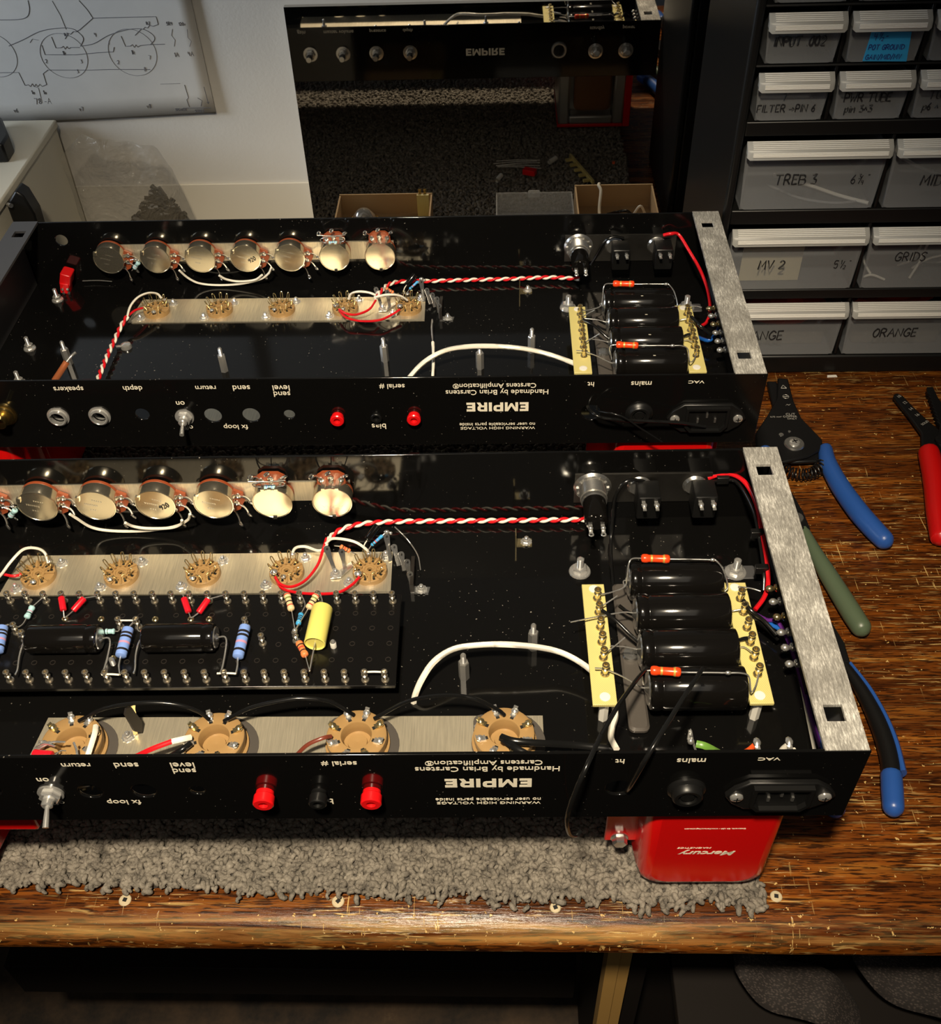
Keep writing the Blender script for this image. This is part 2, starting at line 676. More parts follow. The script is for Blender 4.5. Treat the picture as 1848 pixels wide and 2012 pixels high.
def lettering(string, width, height, loc, axes, m, parent, bold=0., shear=0., name='lettering', track=1.):
    """flat printed words; axes = (reading direction, letter-up direction); loc = centre of the words"""
    key = (string, bold, shear, m.name, track)
    if key not in TXT:
        cu = bpy.data.curves.new('txt', 'FONT')
        cu.body = string
        cu.align_x = 'CENTER'
        cu.offset = bold
        cu.shear = shear
        cu.space_character = track
        cu.extrude = .001
        cu.resolution_u = 4
        to = bpy.data.objects.new('txt', cu)
        COL.objects.link(to)
        bpy.context.view_layer.update()
        me = bpy.data.meshes.new_from_object(to.evaluated_get(bpy.context.evaluated_depsgraph_get()))
        bpy.data.objects.remove(to)
        bpy.data.curves.remove(cu)
        me.materials.clear()
        me.materials.append(m)
        co = np.empty(len(me.vertices) * 3)
        me.vertices.foreach_get('co', co)
        co = co.reshape(-1, 3)
        co[:, :2] -= (co[:, :2].min(0) + co[:, :2].max(0)) / 2
        TXT[key] = (me, co, np.ptp(co[:, 0]), np.ptp(co[:, 1]))
    me0, co, w, h = TXT[key]
    sx = width / w
    sy = height / h if height else sx
    X, Y = Vector(axes[0]), Vector(axes[1])
    Z = X.cross(Y)
    o = inst(name, me0, parent)
    o.matrix_local = Matrix(((X.x * sx, Y.x * sy, Z.x * .05, loc[0]), (X.y * sx, Y.y * sy, Z.y * .05, loc[1]), (X.z * sx, Y.z * sy, Z.z * .05, loc[2]), (0, 0, 0, 1)))
    return o


def plain_box(name, b, m, parent=None, bevel=0.):
    q = MB()
    q.box(*b)
    return q.build(name, m, parent, bevel=bevel)

m_brassnail = mat('pale_brass_nail', (.62, .52, .34), .5, .4)
m_cardpale = mat('pale_card', (.62, .54, .34), .7)

WIRES_F=[
('lead_wire','red_ins',.00090,[(-.2623,.1761,.01),(-.2625,.1633,.014),(-.2647,.1532,.012),(-.2708,.1434,.01),(-.2784,.1385,.01),(-.2851,.1409,.01),(-.2887,.1469,.009)]),
('lead_wire','white_ins',.00090,[(-.2607,.175,.012),(-.261,.1653,.014),(-.2654,.1635,.013),(-.2727,.165,.015),(-.279,.1658,.013),(-.2817,.1634,.009)]),
('lead_wire','red_ins',.00090,[(-.2887,.1465,.009),(-.2834,.1388,.008),(-.2704,.136,.007),(-.253,.1361,.007),(-.2446,.1409,.008),(-.2403,.1461,.009)]),
('lead_wire','white_ins',.00090,[(-.2613,.1682,.014),(-.2563,.1684,.018),(-.244,.1648,.019),(-.237,.1629,.014),(-.237,.1643,.009)]),
('lead_wire','white_ins',.00090,[(-.4244,.1598,.009),(-.4267,.1646,.013),(-.4308,.1646,.017),(-.4367,.1617,.019),(-.4429,.1545,.016),(-.4476,.1491,.012),(-.4542,.1441,.008)]),
('lead_wire','red_ins',.00090,[(-.4493,.1513,.01),(-.4418,.1492,.01),(-.4377,.1512,.009)]),
('hookup_wire','white_ins',.00170,[(-.2063,.0649,0),(-.2052,.0665,.006),(-.2014,.0706,.014),(-.195,.0774,.02),(-.1851,.084,.022),(-.1718,.0865,.022),(-.1572,.0866,.022),(-.14,.086,.02),(-.1268,.0838,.017),(-.114,.0757,.014),(-.1055,.0645,.01),(-.1027,.0534,.008),(-.1056,.0431,.01),(-.1067,.0353,.012),(-.105,.0282,.014)]),
('hookup_wire','black_ins',.00110,[(-.0885,.0601,.036),(-.0939,.0521,.04),(-.107,.0277,.052),(-.1174,.0063,.06)]),
('hookup_wire','black_ins',.00110,[(-.3738,.0469,.014),(-.3591,.0489,.022),(-.3389,.0493,.026),(-.3229,.0496,.024),(-.3126,.0493,.018),(-.3073,.0468,.014)]),
('hookup_wire','black_ins',.00110,[(-.2999,.0461,.014),(-.286,.0484,.022),(-.2678,.0503,.026),(-.2577,.0511,.026),(-.2456,.0517,.022),(-.2347,.0491,.014)]),
('hookup_wire','black_ins',.00110,[(-.2243,.0469,.014),(-.2072,.0502,.024),(-.1894,.0515,.027),(-.1743,.051,.025),(-.163,.0493,.018),(-.1592,.0484,.014)]),
('hookup_wire','black_ins',.00190,[(-.1607,.0344,.016),(-.1546,.0307,.018),(-.1422,.0307,.016),(-.1245,.0332,.01),(-.1057,.032,.008)]),
('hookup_wire','black_ins',.00190,[(-.1607,.0344,.015),(-.1547,.0273,.018),(-.1487,.0233,.018)]),
('lead_wire','red_ins',.00140,[(-.3404,.0275,.012),(-.3318,.0292,.016),(-.3219,.0322,.018)]),
('sleeve','white_ins',.00160,[(-.3223,.0319,.018),(-.3171,.0333,.018),(-.3144,.0355,.016)]),
('lead_wire','brown_ins',.00110,[(-.2618,.0287,.01),(-.2555,.0309,.016),(-.248,.0333,.018),(-.2449,.0361,.015)]),
('hookup_wire','black_ins',.00160,[(-.3235,.0273,.012),(-.3177,.028,.016),(-.3135,.0322,.016)]),
('hookup_wire','red_ins',.00140,[(-.0375,.1978,.034),(-.0301,.199,.036),(-.0229,.1984,.036),(-.0161,.193,.034),(-.012,.1801,.03),(-.011,.1615,.024),(-.0113,.1418,.02),(-.0126,.1303,.016),(-.0159,.1229,.014),(-.0215,.1163,.012)]),
('hookup_wire','black_ins',.00110,[(-.0383,.1954,.033),(-.0273,.1963,.034),(-.0202,.1942,.033),(-.0141,.178,.028),(-.0127,.1625,.023),(-.0133,.1398,.018),(-.0142,.1301,.012)]),
('hookup_wire','black_ins',.00110,[(-.0747,.1964,.034),(-.0828,.1932,.038),(-.0881,.1916,.036),(-.0919,.19,.026),(-.0927,.1851,.014),(-.0936,.178,.004),(-.0949,.1626,.003),(-.0956,.1391,.003)]),
('hookup_wire','black_ins',.00130,[(-.031,.1112,.026),(-.0282,.1041,.026),(-.0216,.1004,.022),(-.0155,.0943,.018)]),
('hookup_wire','black_ins',.00130,[(-.0302,.1107,.024),(-.0263,.1039,.022),(-.0208,.1009,.018),(-.0132,.096,.012)]),
('hookup_wire','purple_ins',.00120,[(-.0209,.1188,.006),(-.0162,.1108,.01),(-.0105,.1066,.012),(-.0057,.0875,.008),(-.0048,.0538,.006),(-.0047,.0317,.008)]),
('hookup_wire','blue_ins',.00130,[(-.0212,.1179,.004),(-.0158,.111,.008),(-.0095,.103,.01),(-.0043,.0942,.008),(-.0029,.049,.004),(-.0042,.0293,.01)]),
('hookup_wire','white_ins',.00100,[(-.0045,.0708,.004),(-.0054,.0552,.004),(-.0072,.0319,.006)]),
('hookup_wire','white_ins',.00150,[(-.0178,.0307,.008),(-.0253,.0277,.012),(-.0239,.0263,.02)]),
('hookup_wire','orange_ins',.00140,[(-.0435,.0305,.006),(-.0417,.0271,.014),(-.0391,.0267,.02)]),
('hookup_wire','green_ins',.00200,[(-.0661,.0308,.014),(-.0621,.0296,.014),(-.0546,.0293,.008)]),
('lead_wire','white_ins',.00090,[(-.413,.183,.0265),(-.4112,.185,.021),(-.4065,.189,.009),(-.3955,.19,.0047),(-.3768,.19,.0043),(-.3569,.189,.0085),(-.3457,.186,.017),(-.3423,.184,.0241)]),
('lead_wire','white_ins',.00090,[(-.3825,.184,.0176),(-.3799,.187,.0114),(-.3722,.188,.0085),(-.3582,.188,.0087),(-.3504,.186,.0137),(-.3482,.184,.0191)]),
('bare_lead','solder',.00040,[(-.2209,.1753,.02),(-.2134,.1687,.016),(-.2076,.1621,.01),(-.2059,.1555,.004)]),
]
WIRES_R=[
('hookup_wire','white_ins',.00170,[(-.2308,.0647,.004),(-.2214,.0678,.014),(-.2123,.0702,.02),(-.2017,.075,.022),(-.1876,.0784,.022),(-.1733,.0787,.022),(-.1591,.0772,.022),(-.145,.0754,.021),(-.1309,.0719,.019),(-.115,.0677,.015),(-.1029,.0616,.012)]),
('hookup_wire','white_ins',.00110,[(-.2137,.0954,.014),(-.2128,.0811,.012),(-.2125,.0599,.008)]),
('bare_lead','solder',.00060,[(-.2151,.1205,.016),(-.215,.1095,.016),(-.2137,.0942,.014)]),
('lead_wire','white_ins',.00090,[(-.4275,.1637,.009),(-.4302,.164,.013),(-.4351,.1587,.017),(-.4409,.151,.018),(-.4447,.1425,.016),(-.4462,.1349,.012)]),
('lead_wire','red_ins',.00090,[(-.4391,.1507,.009),(-.443,.1444,.011),(-.4468,.1364,.011)]),
('copper_cable','copper_ins',.00220,[(-.4824,.0648,.006),(-.4753,.0678,.014),(-.4717,.0708,.018)]),
('bare_lead','solder',.00100,[(-.4717,.0708,.018),(-.4689,.0746,.02),(-.4656,.0766,.022)]),
('lead_wire','red_ins',.00090,[(-.2592,.1497,.014),(-.2637,.1406,.012),(-.2731,.137,.01),(-.281,.1385,.01),(-.2872,.1455,.009)]),
('lead_wire','red_ins',.00090,[(-.2873,.1456,.008),(-.2809,.1361,.008),(-.2692,.1327,.007),(-.2557,.1323,.008),(-.2466,.1394,.008),(-.2411,.1445,.009)]),
('lead_wire','white_ins',.00090,[(-.2594,.1535,.016),(-.2643,.154,.018),(-.2721,.1556,.018),(-.2787,.1591,.014),(-.2812,.1591,.009)]),
('lead_wire','white_ins',.00090,[(-.2607,.1538,.014),(-.2505,.1509,.018),(-.2413,.154,.015),(-.2361,.1567,.009)]),
('hookup_wire','red_ins',.00130,[(-.0408,.1938,.04),(-.0354,.1924,.042),(-.0292,.1942,.04),(-.0227,.1828,.034),(-.015,.167,.026),(-.0104,.1517,.018),(-.0103,.1339,.012),(-.0142,.1226,.01),(-.0186,.1175,.01)]),
('hookup_wire','black_ins',.00110,[(-.0708,.1936,.038),(-.0787,.1926,.04),(-.0851,.1922,.036),(-.0908,.1969,.02),(-.0941,.1989,.012)]),
('hookup_wire','black_ins',.00120,[(-.0295,.1059,.026),(-.025,.0946,.026),(-.0169,.0932,.02)]),
('hookup_wire','blue_ins',.00140,[(-.0222,.1093,.006),(-.0149,.0998,.01),(-.005,.1173,.01),(-.0045,.1099,.004)]),
('lead_wire','white_ins',.00090,[(-.4149,.183,.0217),(-.4113,.187,.0127),(-.4042,.189,.0062),(-.3907,.19,.0035),(-.3719,.189,.0048),(-.3547,.188,.0094),(-.3465,.186,.0156),(-.3427,.184,.0223)]),
('lead_wire','white_ins',.00090,[(-.3853,.185,.0154),(-.3806,.187,.0104),(-.3712,.188,.0078),(-.3585,.187,.0096),(-.3512,.185,.0154)]),
('bare_lead','solder',.00040,[(-.5006,.1977,.004),(-.4892,.1982,.004),(-.4763,.1964,.004)]),
]
TWF= [(-.1076,.1934,.0055),(-.1383,.1935,.0055),(-.169,.1936,.0055),(-.1999,.1938,.0055),(-.2215,.1933,.006),(-.2396,.1903,.008),(-.25,.1866,.009),(-.257,.1811,.01),(-.2608,.1743,.011)]
TWR= [(-.1031,.189,.0055),(-.1261,.1917,.0055),(-.1581,.1902,.0055),(-.1901,.1895,.0055),(-.2182,.1887,.0055),(-.242,.1862,.007),(-.2512,.1781,.01),(-.2561,.1666,.012),(-.2595,.1531,.014)]
TWR2= [(-.4462,.1349,.012),(-.449,.1259,.01),(-.4506,.1106,.008),(-.4509,.0906,.008),(-.4502,.0635,.008)]
FW1= [(-.1174,.0063,.06),(-.1253,-.01,.0598),(-.1297,-.014,.0456),(-.132,-.014,.0257),(-.1301,-.01,.0042),(-.1263,-.006,-.0068),(-.1233,-.004,-.0047)]
FW2= [(-.1034,.004,.0159),(-.1035,-.004,.035),(-.098,-.0054,.064),(-.0833,.0165,.066),(-.0685,.0391,.064)]
RW1= [(-.1098,.004,.0286),(-.1088,-.004,.0314),(-.1054,-.01,.0321),(-.099,-.011,.0304),(-.0861,-.011,.0286),(-.0664,-.009,.0259),(-.0498,-.007,.0227),(-.0341,-.004,.0171)]
RW2= [(-.1042,-.001,.0326),(-.1035,-.006,.0321),(-.0962,-.012,.0353),(-.0883,-.014,.0336),(-.0763,-.014,.0239),(-.062,-.012,.0113)]

# ------------------------------------------------------------------ the two amplifier chassis
W_, D_, H_ = .5412, .1999, .0556
ZC = .095
T_ = .0016
FRONT = ((-1, 0, 0), (0, 0, -1))      # upside-down print on the near panel
REAR = ((1, 0, 0), (0, 0, -1))        # upside-down print on the far panel
SH = {}


def shared(key, fn):
    if key not in SH:
        SH[key] = fn()
    return SH[key]


def me_turret():
    m = MB()
    m.lathe([(.0021, 0), (.0022, .0004), (.0020, .0009), (.0013, .0011), (.0012, .0030), (.0016, .0034), (.0017, .0046), (.0010, .0050), (.0010, .0064), (.0016, .0067), (.00175, .0074), (.0016, .0078), (.0010, .0077), (.0009, .0050), (.0, .0050)], seg=14)
    return m.mesh('turret', m_turret, 30)


def me_turret_gold():
    me = shared('turret', me_turret).copy()
    me.materials[0] = m_gold
    return me


def me_ring():
    m = MB()
    m.lathe([(.0008, .0001), (.0009, .0007), (.0013, .0009), (.0017, .0006), (.0019, 0)], seg=14, caps=False)
    return m.mesh('eyelet', m_gold, 30)


def me_nut(r=.0024, h=.0019, stud=.0042, wr=.0036, sr=.0012):
    def f():
        m = MB()
        # toothed washer, hexagon nut, threaded stud
        n = 20
        m.prism([((wr if k % 2 else wr * .86) * math.cos(2 * math.pi * k / n), (wr if k % 2 else wr * .86) * math.sin(2 * math.pi * k / n)) for k in range(n)], 0, .0005)
        m.lathe([(r * .92, .0005), (r, .0009), (r, h), (r * .85, h + .0005), (sr * 1.1, h + .0005)], seg=6, a0=.3)
        pr = [(sr, h)]
        k = 0
        z = h + .0003
        while z < stud:
            pr += [(sr, z), (sr * .86, z + .0002), (sr, z + .0004)]
            z += .0004
        pr += [(sr * .7, stud + .0003)]
        m.lathe(pr, seg=10)
        return m.mesh('nut', m_chrome, 30)
    return f


def me_bolt():
    m = MB()
    m.lathe([(.0062, 0), (.0064, .0004), (.0060, .0012), (.0044, .0016)], seg=22)
    m.lathe([(.0042, .0012), (.0044, .0016), (.0044, .0042), (.0038, .0048), (.002, .0048)], seg=6)
    pr = []
    z = .0048
    while z < .0105:
        pr += [(.0021, z), (.0018, z + .0003), (.0021, z + .0006)]
        z += .0006
    pr += [(.0014, .0112)]
    m.lathe(pr, seg=12)
    return m.mesh('flange_nut', m_chrome, 30)


def me_standoff():
    m = MB()
    m.lathe([(.0029, 0), (.0029, .0136), (.0025, .0142), (.0015, .0142)], seg=6, a0=.2)
    pr = []
    z = .0142
    while z < .0195:
        pr += [(.0015, z), (.0012, z + .0003), (.0015, z + .0006)]
        z += .0006
    pr += [(.0009, .0205)]
    m.lathe(pr, seg=10)
    return m.mesh('standoff', mat_al, 30)


mat_al = mat('dull_aluminium', (.62, .61, .59), .34, .85)


def me_sock():
    """nine-pin socket body: disc with a sunken centre, concentric ring and radial ribs"""
    m = MB()
    m.lathe([(r, h * .62) for r, h in ((.0100, 0), (.0102, .0022), (.0098, .0050), (.0092, .0055), (.0052, .0055), (.0050, .0046), (.0042, .0046), (.0040, .0055), (.0031, .0055), (.0029, .0048), (.0021, .0048), (.0019, .0056), (.0014, .0056), (.0012, .0030), (0, .0030))], seg=36)
    for k in range(10):
        a = 2 * math.pi * (k + .5) / 10
        M = Matrix.Rotation(a, 4, 'Z')
        m.box(.0045, .0100, -.0005, .0005, .0028, .0043, 0, M)
    return m.mesh('socket_body', m_phenol, 30)


def me_socklug():
    m = MB()
    m.tube([(.0072, -.0007, .0050), (.0078, -.0008, .0080), (.0092, -.0008, .0118), (.0096, 0, .0128), (.0092, .0008, .0118), (.0078, .0008, .0080), (.0072, .0007, .0050)], .00032, 5, 3)
    m.box(.0066, .0072, -.0008, .0008, .0048, .0068)
    return m.mesh('lug', m_gold, 40)


def me_pinhole():
    m = MB()
    m.cyl((0, 0, .00187), (0, 0, .0020), .0011, seg=10)
    m.box(.0056, .0088, -.0007, .0007, .0034, .0036)
    return m.mesh('pin_slot', m_hole)


def socket(P, x, y, rot, dark=()):
    o = inst('tube_socket', shared('sock', me_sock), P, (x, y, .0025), (0, 0, rot))
    for k in range(9):
        inst('lug', shared('slug', me_socklug), o, (0, 0, -.0021), (0, 0, 2 * math.pi * k / 10))
        inst('pin_slot', shared('pinslot', me_pinhole), o, (0, 0, 0), (0, 0, 2 * math.pi * k / 10))
    return o


def me_potcan():
    m = MB()
    R = .0117
    m.lathe([(R * .985, .0030), (R, .0034), (R, .0100), (R * .995, .0105), (R * 1.01, .0108), (R * 1.005, .0112), (R * .965, .01125), (R * .95, .0110), (.0, .01105)], (0, 0, 0), (0, -1, 0), seg=48)
    # crimp tab on the rim
    m.box(-R * .99, -R * .78, -.0120, -.0100, .0020, .0050, 0, Matrix.Rotation(.25, 4, 'Y'))
    return m.mesh('can', m_canmetal, 30)


def me_potcan_notch():
    m = MB()
    R = .0117
    m.lathe([(R * .985, .0030), (R, .0034), (R, .0100), (R * .995, .0105), (R * 1.01, .0108), (R * 1.005, .0112), (R * .965, .01125), (R * .95, .0110), (.0, .01105)], (0, 0, 0), (0, -1, 0), seg=48)
    m.box(-.0011, .0011, -.0117, -.0105, -.0124, -.0104, 1)
    for k in (-1, 0, 1):
        m.box(k * .004 - .001, k * .004 + .001, -.0118, -.0030, .0105, .0120)
    return m.mesh('can', [m_canmetal, m_hole], 30)


def me_wafer():
    m = MB()
    m.lathe([(.0112, .0008), (.0117, .0012), (.0117, .0030), (.0112, .0032)], (0, 0, 0), (0, -1, 0), seg=40)
    # tab that carries the three terminals (towards +x)
    pts = [(.008, -.0085), (.0140, -.0082), (.0168, -.0045), (.0168, .0045), (.0140, .0082), (.008, .0085)]
    m.prism([(p[0], p[1]) for p in pts], .0012, .0034, Matrix(((1, 0, 0, 0), (0, 0, -1, 0), (0, 1, 0, 0), (0, 0, 0, 1))))
    return m.mesh('wafer', m_wafer, 40)


def me_potlug():
    m = MB()
    # rivet, strip, ring end
    m.lathe([(.0019, .0034), (.0018, .0042), (.0010, .0044), (.0007, .0040), (0, .0040)], (.0132, 0, 0), (0, -1, 0), seg=14)
    m.tube([(.0140, -.0036, 0), (.0172, -.0044, 0), (.0196, -.0062, 0), (.0212, -.0084, 0)], .0008, 6, 4, flat=.4)
    m.torus((.0222, -.0098, 0), (.3, .75, .6), .0015, .00052, 14, 6)
    return m.mesh('lug', m_steel, 40)


def pot(P, x, z, ang, notch=False, hand=None, lugdown=0.):
    """ang = direction of the terminal tab about the shaft axis, degrees, 0 = +x, 90 = up"""
    o = inst('potentiometer', shared('can%d' % notch, me_potcan_notch if notch else me_potcan), P, (x, D_ - T_, z))
    a = -math.radians(ang)
    inst('wafer', shared('wafer', me_wafer), o, (0, 0, 0), (0, a, 0))
    for k in (-1, 0, 1):
        inst('lug', shared('potlug', me_potlug), o, (0, 0, 0), (0, a + k * .46, 0))
    # stamped marks on the back
    m = MB()
    for i in range(7):
        m.box(-.0062 + i * .0011, -.0056 + i * .0011, -.01125, -.01100, .0012 - i * .0003, .0024 - i * .0003)
    for i in range(5):
        m.box(-.0012 + i * .0012, -.0006 + i * .0012, -.01125, -.01100, .0042 - i * .0004, .0050 - i * .0004)
    for i in range(3):
        m.box(-.0040 + i * .0013, -.0033 + i * .0013, -.01125, -.01100, -.0035 - i * .0003, -.0027 - i * .0003)
    if not notch:
        m.build('stamped_marks', m_steel, o)
    if hand:
        scribble(hand, (.0030, -.01135, -.0040), (math.cos(.5), 0, math.sin(.5)), (-math.sin(.5), 0, math.cos(.5)), .0032, .00022, m_marker, o)
    return o


def lead(P, pts, r=.00038, m=None, n=5, name='lead'):
    mm = MB()
    mm.tube(pts, r, 6, n)
    return mm.build(name, m or m_solder, P, sharp=60)


def resistor(P, a, b, r, body, bands=(), leads=(), name='resistor', dumb=True, lr=.00035):
    """a, b = ends of the body; bands = (position 0..1, material); leads = point lists"""
    a, b = Vector(a), Vector(b)
    L = (b - a).length
    m = MB()
    if dumb:
        pr = [(r * .5, 0), (r * .92, L * .03), (r * 1.05, L * .10), (r * 1.05, L * .20), (r * .9, L * .27), (r * .9, L * .73), (r * 1.05, L * .80), (r * 1.05, L * .90), (r * .92, L * .97), (r * .5, L)]
    else:
        pr = [(r * .6, 0), (r * .95, L * .03), (r, L * .08), (r, L * .92), (r * .95, L * .97), (r * .6, L)]
    m.lathe(pr, a, b - a, 16)
    o = m.build(name, body, P, sharp=50)

    def rad(t):
        h = t * L
        for (r0, h0), (r1, h1) in zip(pr, pr[1:]):
            if h0 <= h <= h1:
                return r0 + (r1 - r0) * (h - h0) / (h1 - h0)
        return r
    for t, bm in bands:
        m = MB()
        w = .035
        m.lathe([(rad(t - w) + .00006, (t - w) * L), (rad(t + w) + .00006, (t + w) * L)], a, b - a, 16, caps=False)
        m.build('colour_band', bm, o)
    for pts in leads:
        lead(o, pts, lr)
    return o


def blob(P, c, r, m=None, sc=(1, 1, 1), name='solder_joint'):
    q = MB()
    q.sphere(c, r, 8, 5, sc)
    return q.build(name, m or m_solder, P)


def twisted(P, path, r=.0010, pitch=.0125, phase=0.):
    """one red and one white wire twisted round each other"""
    C = smooth_path(path, 14)
    acc = [0.]
    for i in range(1, len(C)):
        acc.append(acc[-1] + (C[i] - C[i - 1]).length)
    for q, (m, nm) in enumerate(((m_redins, 'red_twisted_wire'), (m_whiteins, 'white_twisted_wire'))):
        n = int(acc[-1] / .0011)
        pts = []
        j = 0
        for k in range(n + 1):
            s = acc[-1] * k / n
            while j < len(acc) - 2 and acc[j + 1] < s:
                j += 1
            t = (s - acc[j]) / max(1e-9, acc[j + 1] - acc[j])
            c = C[j].lerp(C[j + 1], t)
            d = (C[j + 1] - C[j]).normalized()
            u = d.cross(Vector((0, 0, 1))).normalized()
            w = u.cross(d)
            a = 2 * math.pi * s / pitch + math.pi * q + phase
            pts.append(c + (u * math.cos(a) + w * math.sin(a)) * r * .95)
        mm = MB()
        mm.tube(pts, r, 8, smooth=False)
        mm.build(nm, m, P, sharp=60)


def solder_lug(P, base, tip, w=.0024, th=.0005, m=None, parent=None):
    """flat tag with a hole near its tip, standing from base to tip"""
    base, tip = Vector(base), Vector(tip)
    d = tip - base
    L = d.length
    d.normalize()
    nrm = Vector((.45, -.85, .3))
    nrm = (nrm - d * nrm.dot(d)).normalized()
    u = d.cross(nrm)
    pts = []
    for k in range(9):
        a = math.pi * k / 8
        pts.append((L - w + w * math.sin(a), w * math.cos(a)))
    pts = [(0, w * .6), (L * .45, w * .6)] + pts + [(L * .45, -w * .6), (0, -w * .6)]
    M = Matrix(((d.x, u.x, nrm.x, base.x), (d.y, u.y, nrm.y, base.y), (d.z, u.z, nrm.z, base.z), (0, 0, 0, 1)))
    q = MB()
    q.prism(pts, -th / 2, th / 2, M)
    h = MB()
    h.lathe([(w * .38, -th), (w * .38, th)], base + d * (L - w), nrm, 10)
    o = q.build('tag_lug', m or m_steel, parent or P)
    hh = h.build('lug_hole', m_hole, None)
    hh.parent = o if parent is None else parent
    return o


def front_controls(P, front):
    # chassis socket for the mains lead
    z, x0 = (.0225, -.0340)
    m = MB()
    out = [(-.0252, 0), (-.0215, .0062), (-.0150, .0112), (.0150, .0112), (.0215, .0062), (.0252, 0), (.0215, -.0062), (.0150, -.0112), (-.0150, -.0112), (-.0215, -.0062)]
    MX = Matrix(((1, 0, 0, x0), (0, 0, -1, 0), (0, 1, 0, z), (0, 0, 0, 1)))
    m.prism(out, 0, .0028, MX)
    o = m.build('mains_inlet', m_blackp, P, bevel=.0006)
    m = MB()
    rim = [(-.0136, .0096), (.0136, .0096), (.0136, -.0052), (.0100, -.0096), (-.0100, -.0096), (-.0136, -.0052)]
    inn = [(p[0] * .88, p[1] * .84) for p in rim]
    n = 6
    vs = [MX @ Vector((p[0], p[1], h)) for p, h in [(q, .0028) for q in rim] + [(q, .0052) for q in rim] + [(q, .0052) for q in inn] + [(q, -.006) for q in inn]]
    fs = []
    for k in range(3):
        for i in range(n):
            j = (i + 1) % n
            fs.append((k * n + i, k * n + j, (k + 1) * n + j, (k + 1) * n + i))
    fs.append(tuple(range(3 * n, 4 * n)))
    m.add(vs, fs)
    m.build('inlet_shroud', m_blackp, o, sharp=30)
    for dx, dz in ((0, .003), (-.0055, -.001), (.0055, -.001)):
        q = MB()
        q.box(x0 + dx - .0006, x0 + dx + .0006, -.0038, .005, z + dz - .0016, z + dz + .0016)
        q.build('pin', m_steel, o)
    for s in (-1, 1):
        q = MB()
        q.lathe([(.0031, .0028), (.0030, .0036), (.0018, .0043), (.0004, .0043)], (x0 + s * .0200, 0, z), (0, -1, 0), 16)
        q.box(x0 + s * .0200 - .0016, x0 + s * .0200 + .0016, -.00445, -.0042, z - .0003, z + .0003, 1)
        q.box(x0 + s * .0200 - .0003, x0 + s * .0200 + .0003, -.00445, -.0042, z - .0016, z + .0016, 1)
        q.build('screw', [m_chrome, m_hole], o)
    # mains fuse holder
    m = MB()
    hh = .0050 if front else .003
    m.lathe([(.0088, 0), (.0088, .0012), (.0074, .0022), (.0070, hh), (.0062, hh + .0008), (.0045, hh + .0006), (.0042, hh - .001), (.0034, hh - .001), (.0030, hh), (.0, hh)], (-.0768, 0, .0255), (0, -1, 0), 28)
    m.build('mains_fuse_holder', m_blackp, P)
    # bias test jacks
    for x, mm in ((-.2707, m_redplastic), (-.2211, m_redplastic), (-.2456, m_blackp)):
        m = MB()
        L = .0068 if front else (.0050 if mm is m_redplastic else .0028)
        r = (.0049 if mm is m_redplastic else .0042) - (0 if front else .0004)
        m.lathe([(r * .86, 0), (r * .88, .0018), (r, .0024), (r, L - .0006), (r * .88, L), (.0022, L), (.0019, L - .0020), (0, L - .0020)], (x, 0, .0245), (0, -1, 0), 24)
        m.build('test_jack', mm, P)
    # standby style toggle
    m = MB()
    x, z = -.3706, .0255
    m.lathe([(.0062, 0), (.0062, .0010), (.0054, .0012)], (x, 0, z), (0, -1, 0), 24)
    m.lathe([(.0048, .001), (.0050, .0016), (.0050, .0032), (.0044, .0037), (.0030, .0037)], (x, 0, z), (0, -1, 0), 6)
    m.lathe([(.0028, .0035), (.0028, .0068), (.0022, .0074)], (x, 0, z), (0, -1, 0), 14)
    o = m.build('toggle_switch', m_chrome, P)
    m = MB()
    dz = -.0035 if front else -.002
    m.tube([(x, -.006, z), (x + .0005, -.0110, z + dz * .5), (x + .001, -.0160, z + dz)], [.0009, .0013, .0015], 10, 3)
    m.build('lever', m_chrome, o)


BLOCK = {'E': (.86, [[(0, 0), (.86, 0), (.86, .24), (.30, .24), (.30, .39), (.78, .39), (.78, .61), (.30, .61), (.30, .76), (.86, .76), (.86, 1), (0, 1)]]),
         'M': (1.30, [[(0, 0), (.27, 0), (.27, .60), (.56, .10), (.74, .10), (1.03, .60), (1.03, 0), (1.30, 0), (1.30, 1), (1.00, 1), (.65, .42), (.30, 1), (0, 1)]]),
         'P': (.95, [[(0, 0), (.30, 0), (.30, .30), (.70, .30), (.88, .38), (.95, .52), (.95, .78), (.88, .92), (.70, 1), (0, 1), (0, .79), (.60, .79), (.66, .74), (.66, .56), (.60, .51), (.30, .51), (.30, .79), (0, .79)]]),
         'I': (.30, [[(0, 0), (.30, 0), (.30, 1), (0, 1)]]),
         'R': (1.02, [[(0, 0), (.30, 0), (.30, .33), (.50, .33), (.68, 0), (1.02, 0), (.80, .37), (.92, .46), (.96, .58), (.96, .78), (.88, .92), (.70, 1), (0, 1), (0, .79), (.60, .79), (.66, .74), (.66, .58), (.60, .53), (.30, .53), (.30, .79), (0, .79)]])}


def block_word(word, width, height, loc, axes, m, parent):
    """heavy extended capitals printed flat on a panel"""
    gap = .16
    total = sum(BLOCK[c][0] for c in word) + gap * (len(word) - 1)
    X, Y = Vector(axes[0]), Vector(axes[1])
    Z = X.cross(Y)
    q = MB()
    cx = -total / 2
    for c in word:
        w, polys = BLOCK[c]
        for p in polys:
            M = Matrix(((X.x, Y.x, Z.x, loc[0]), (X.y, Y.y, Z.y, loc[1]), (X.z, Y.z, Z.z, loc[2]), (0, 0, 0, 1)))
            q.prism([((cx + a) * width / total, (b_ - .5) * height) for a, b_ in p], -.00005, .00005, M)
        cx += w + gap
    return q.build('lettering', m, parent)


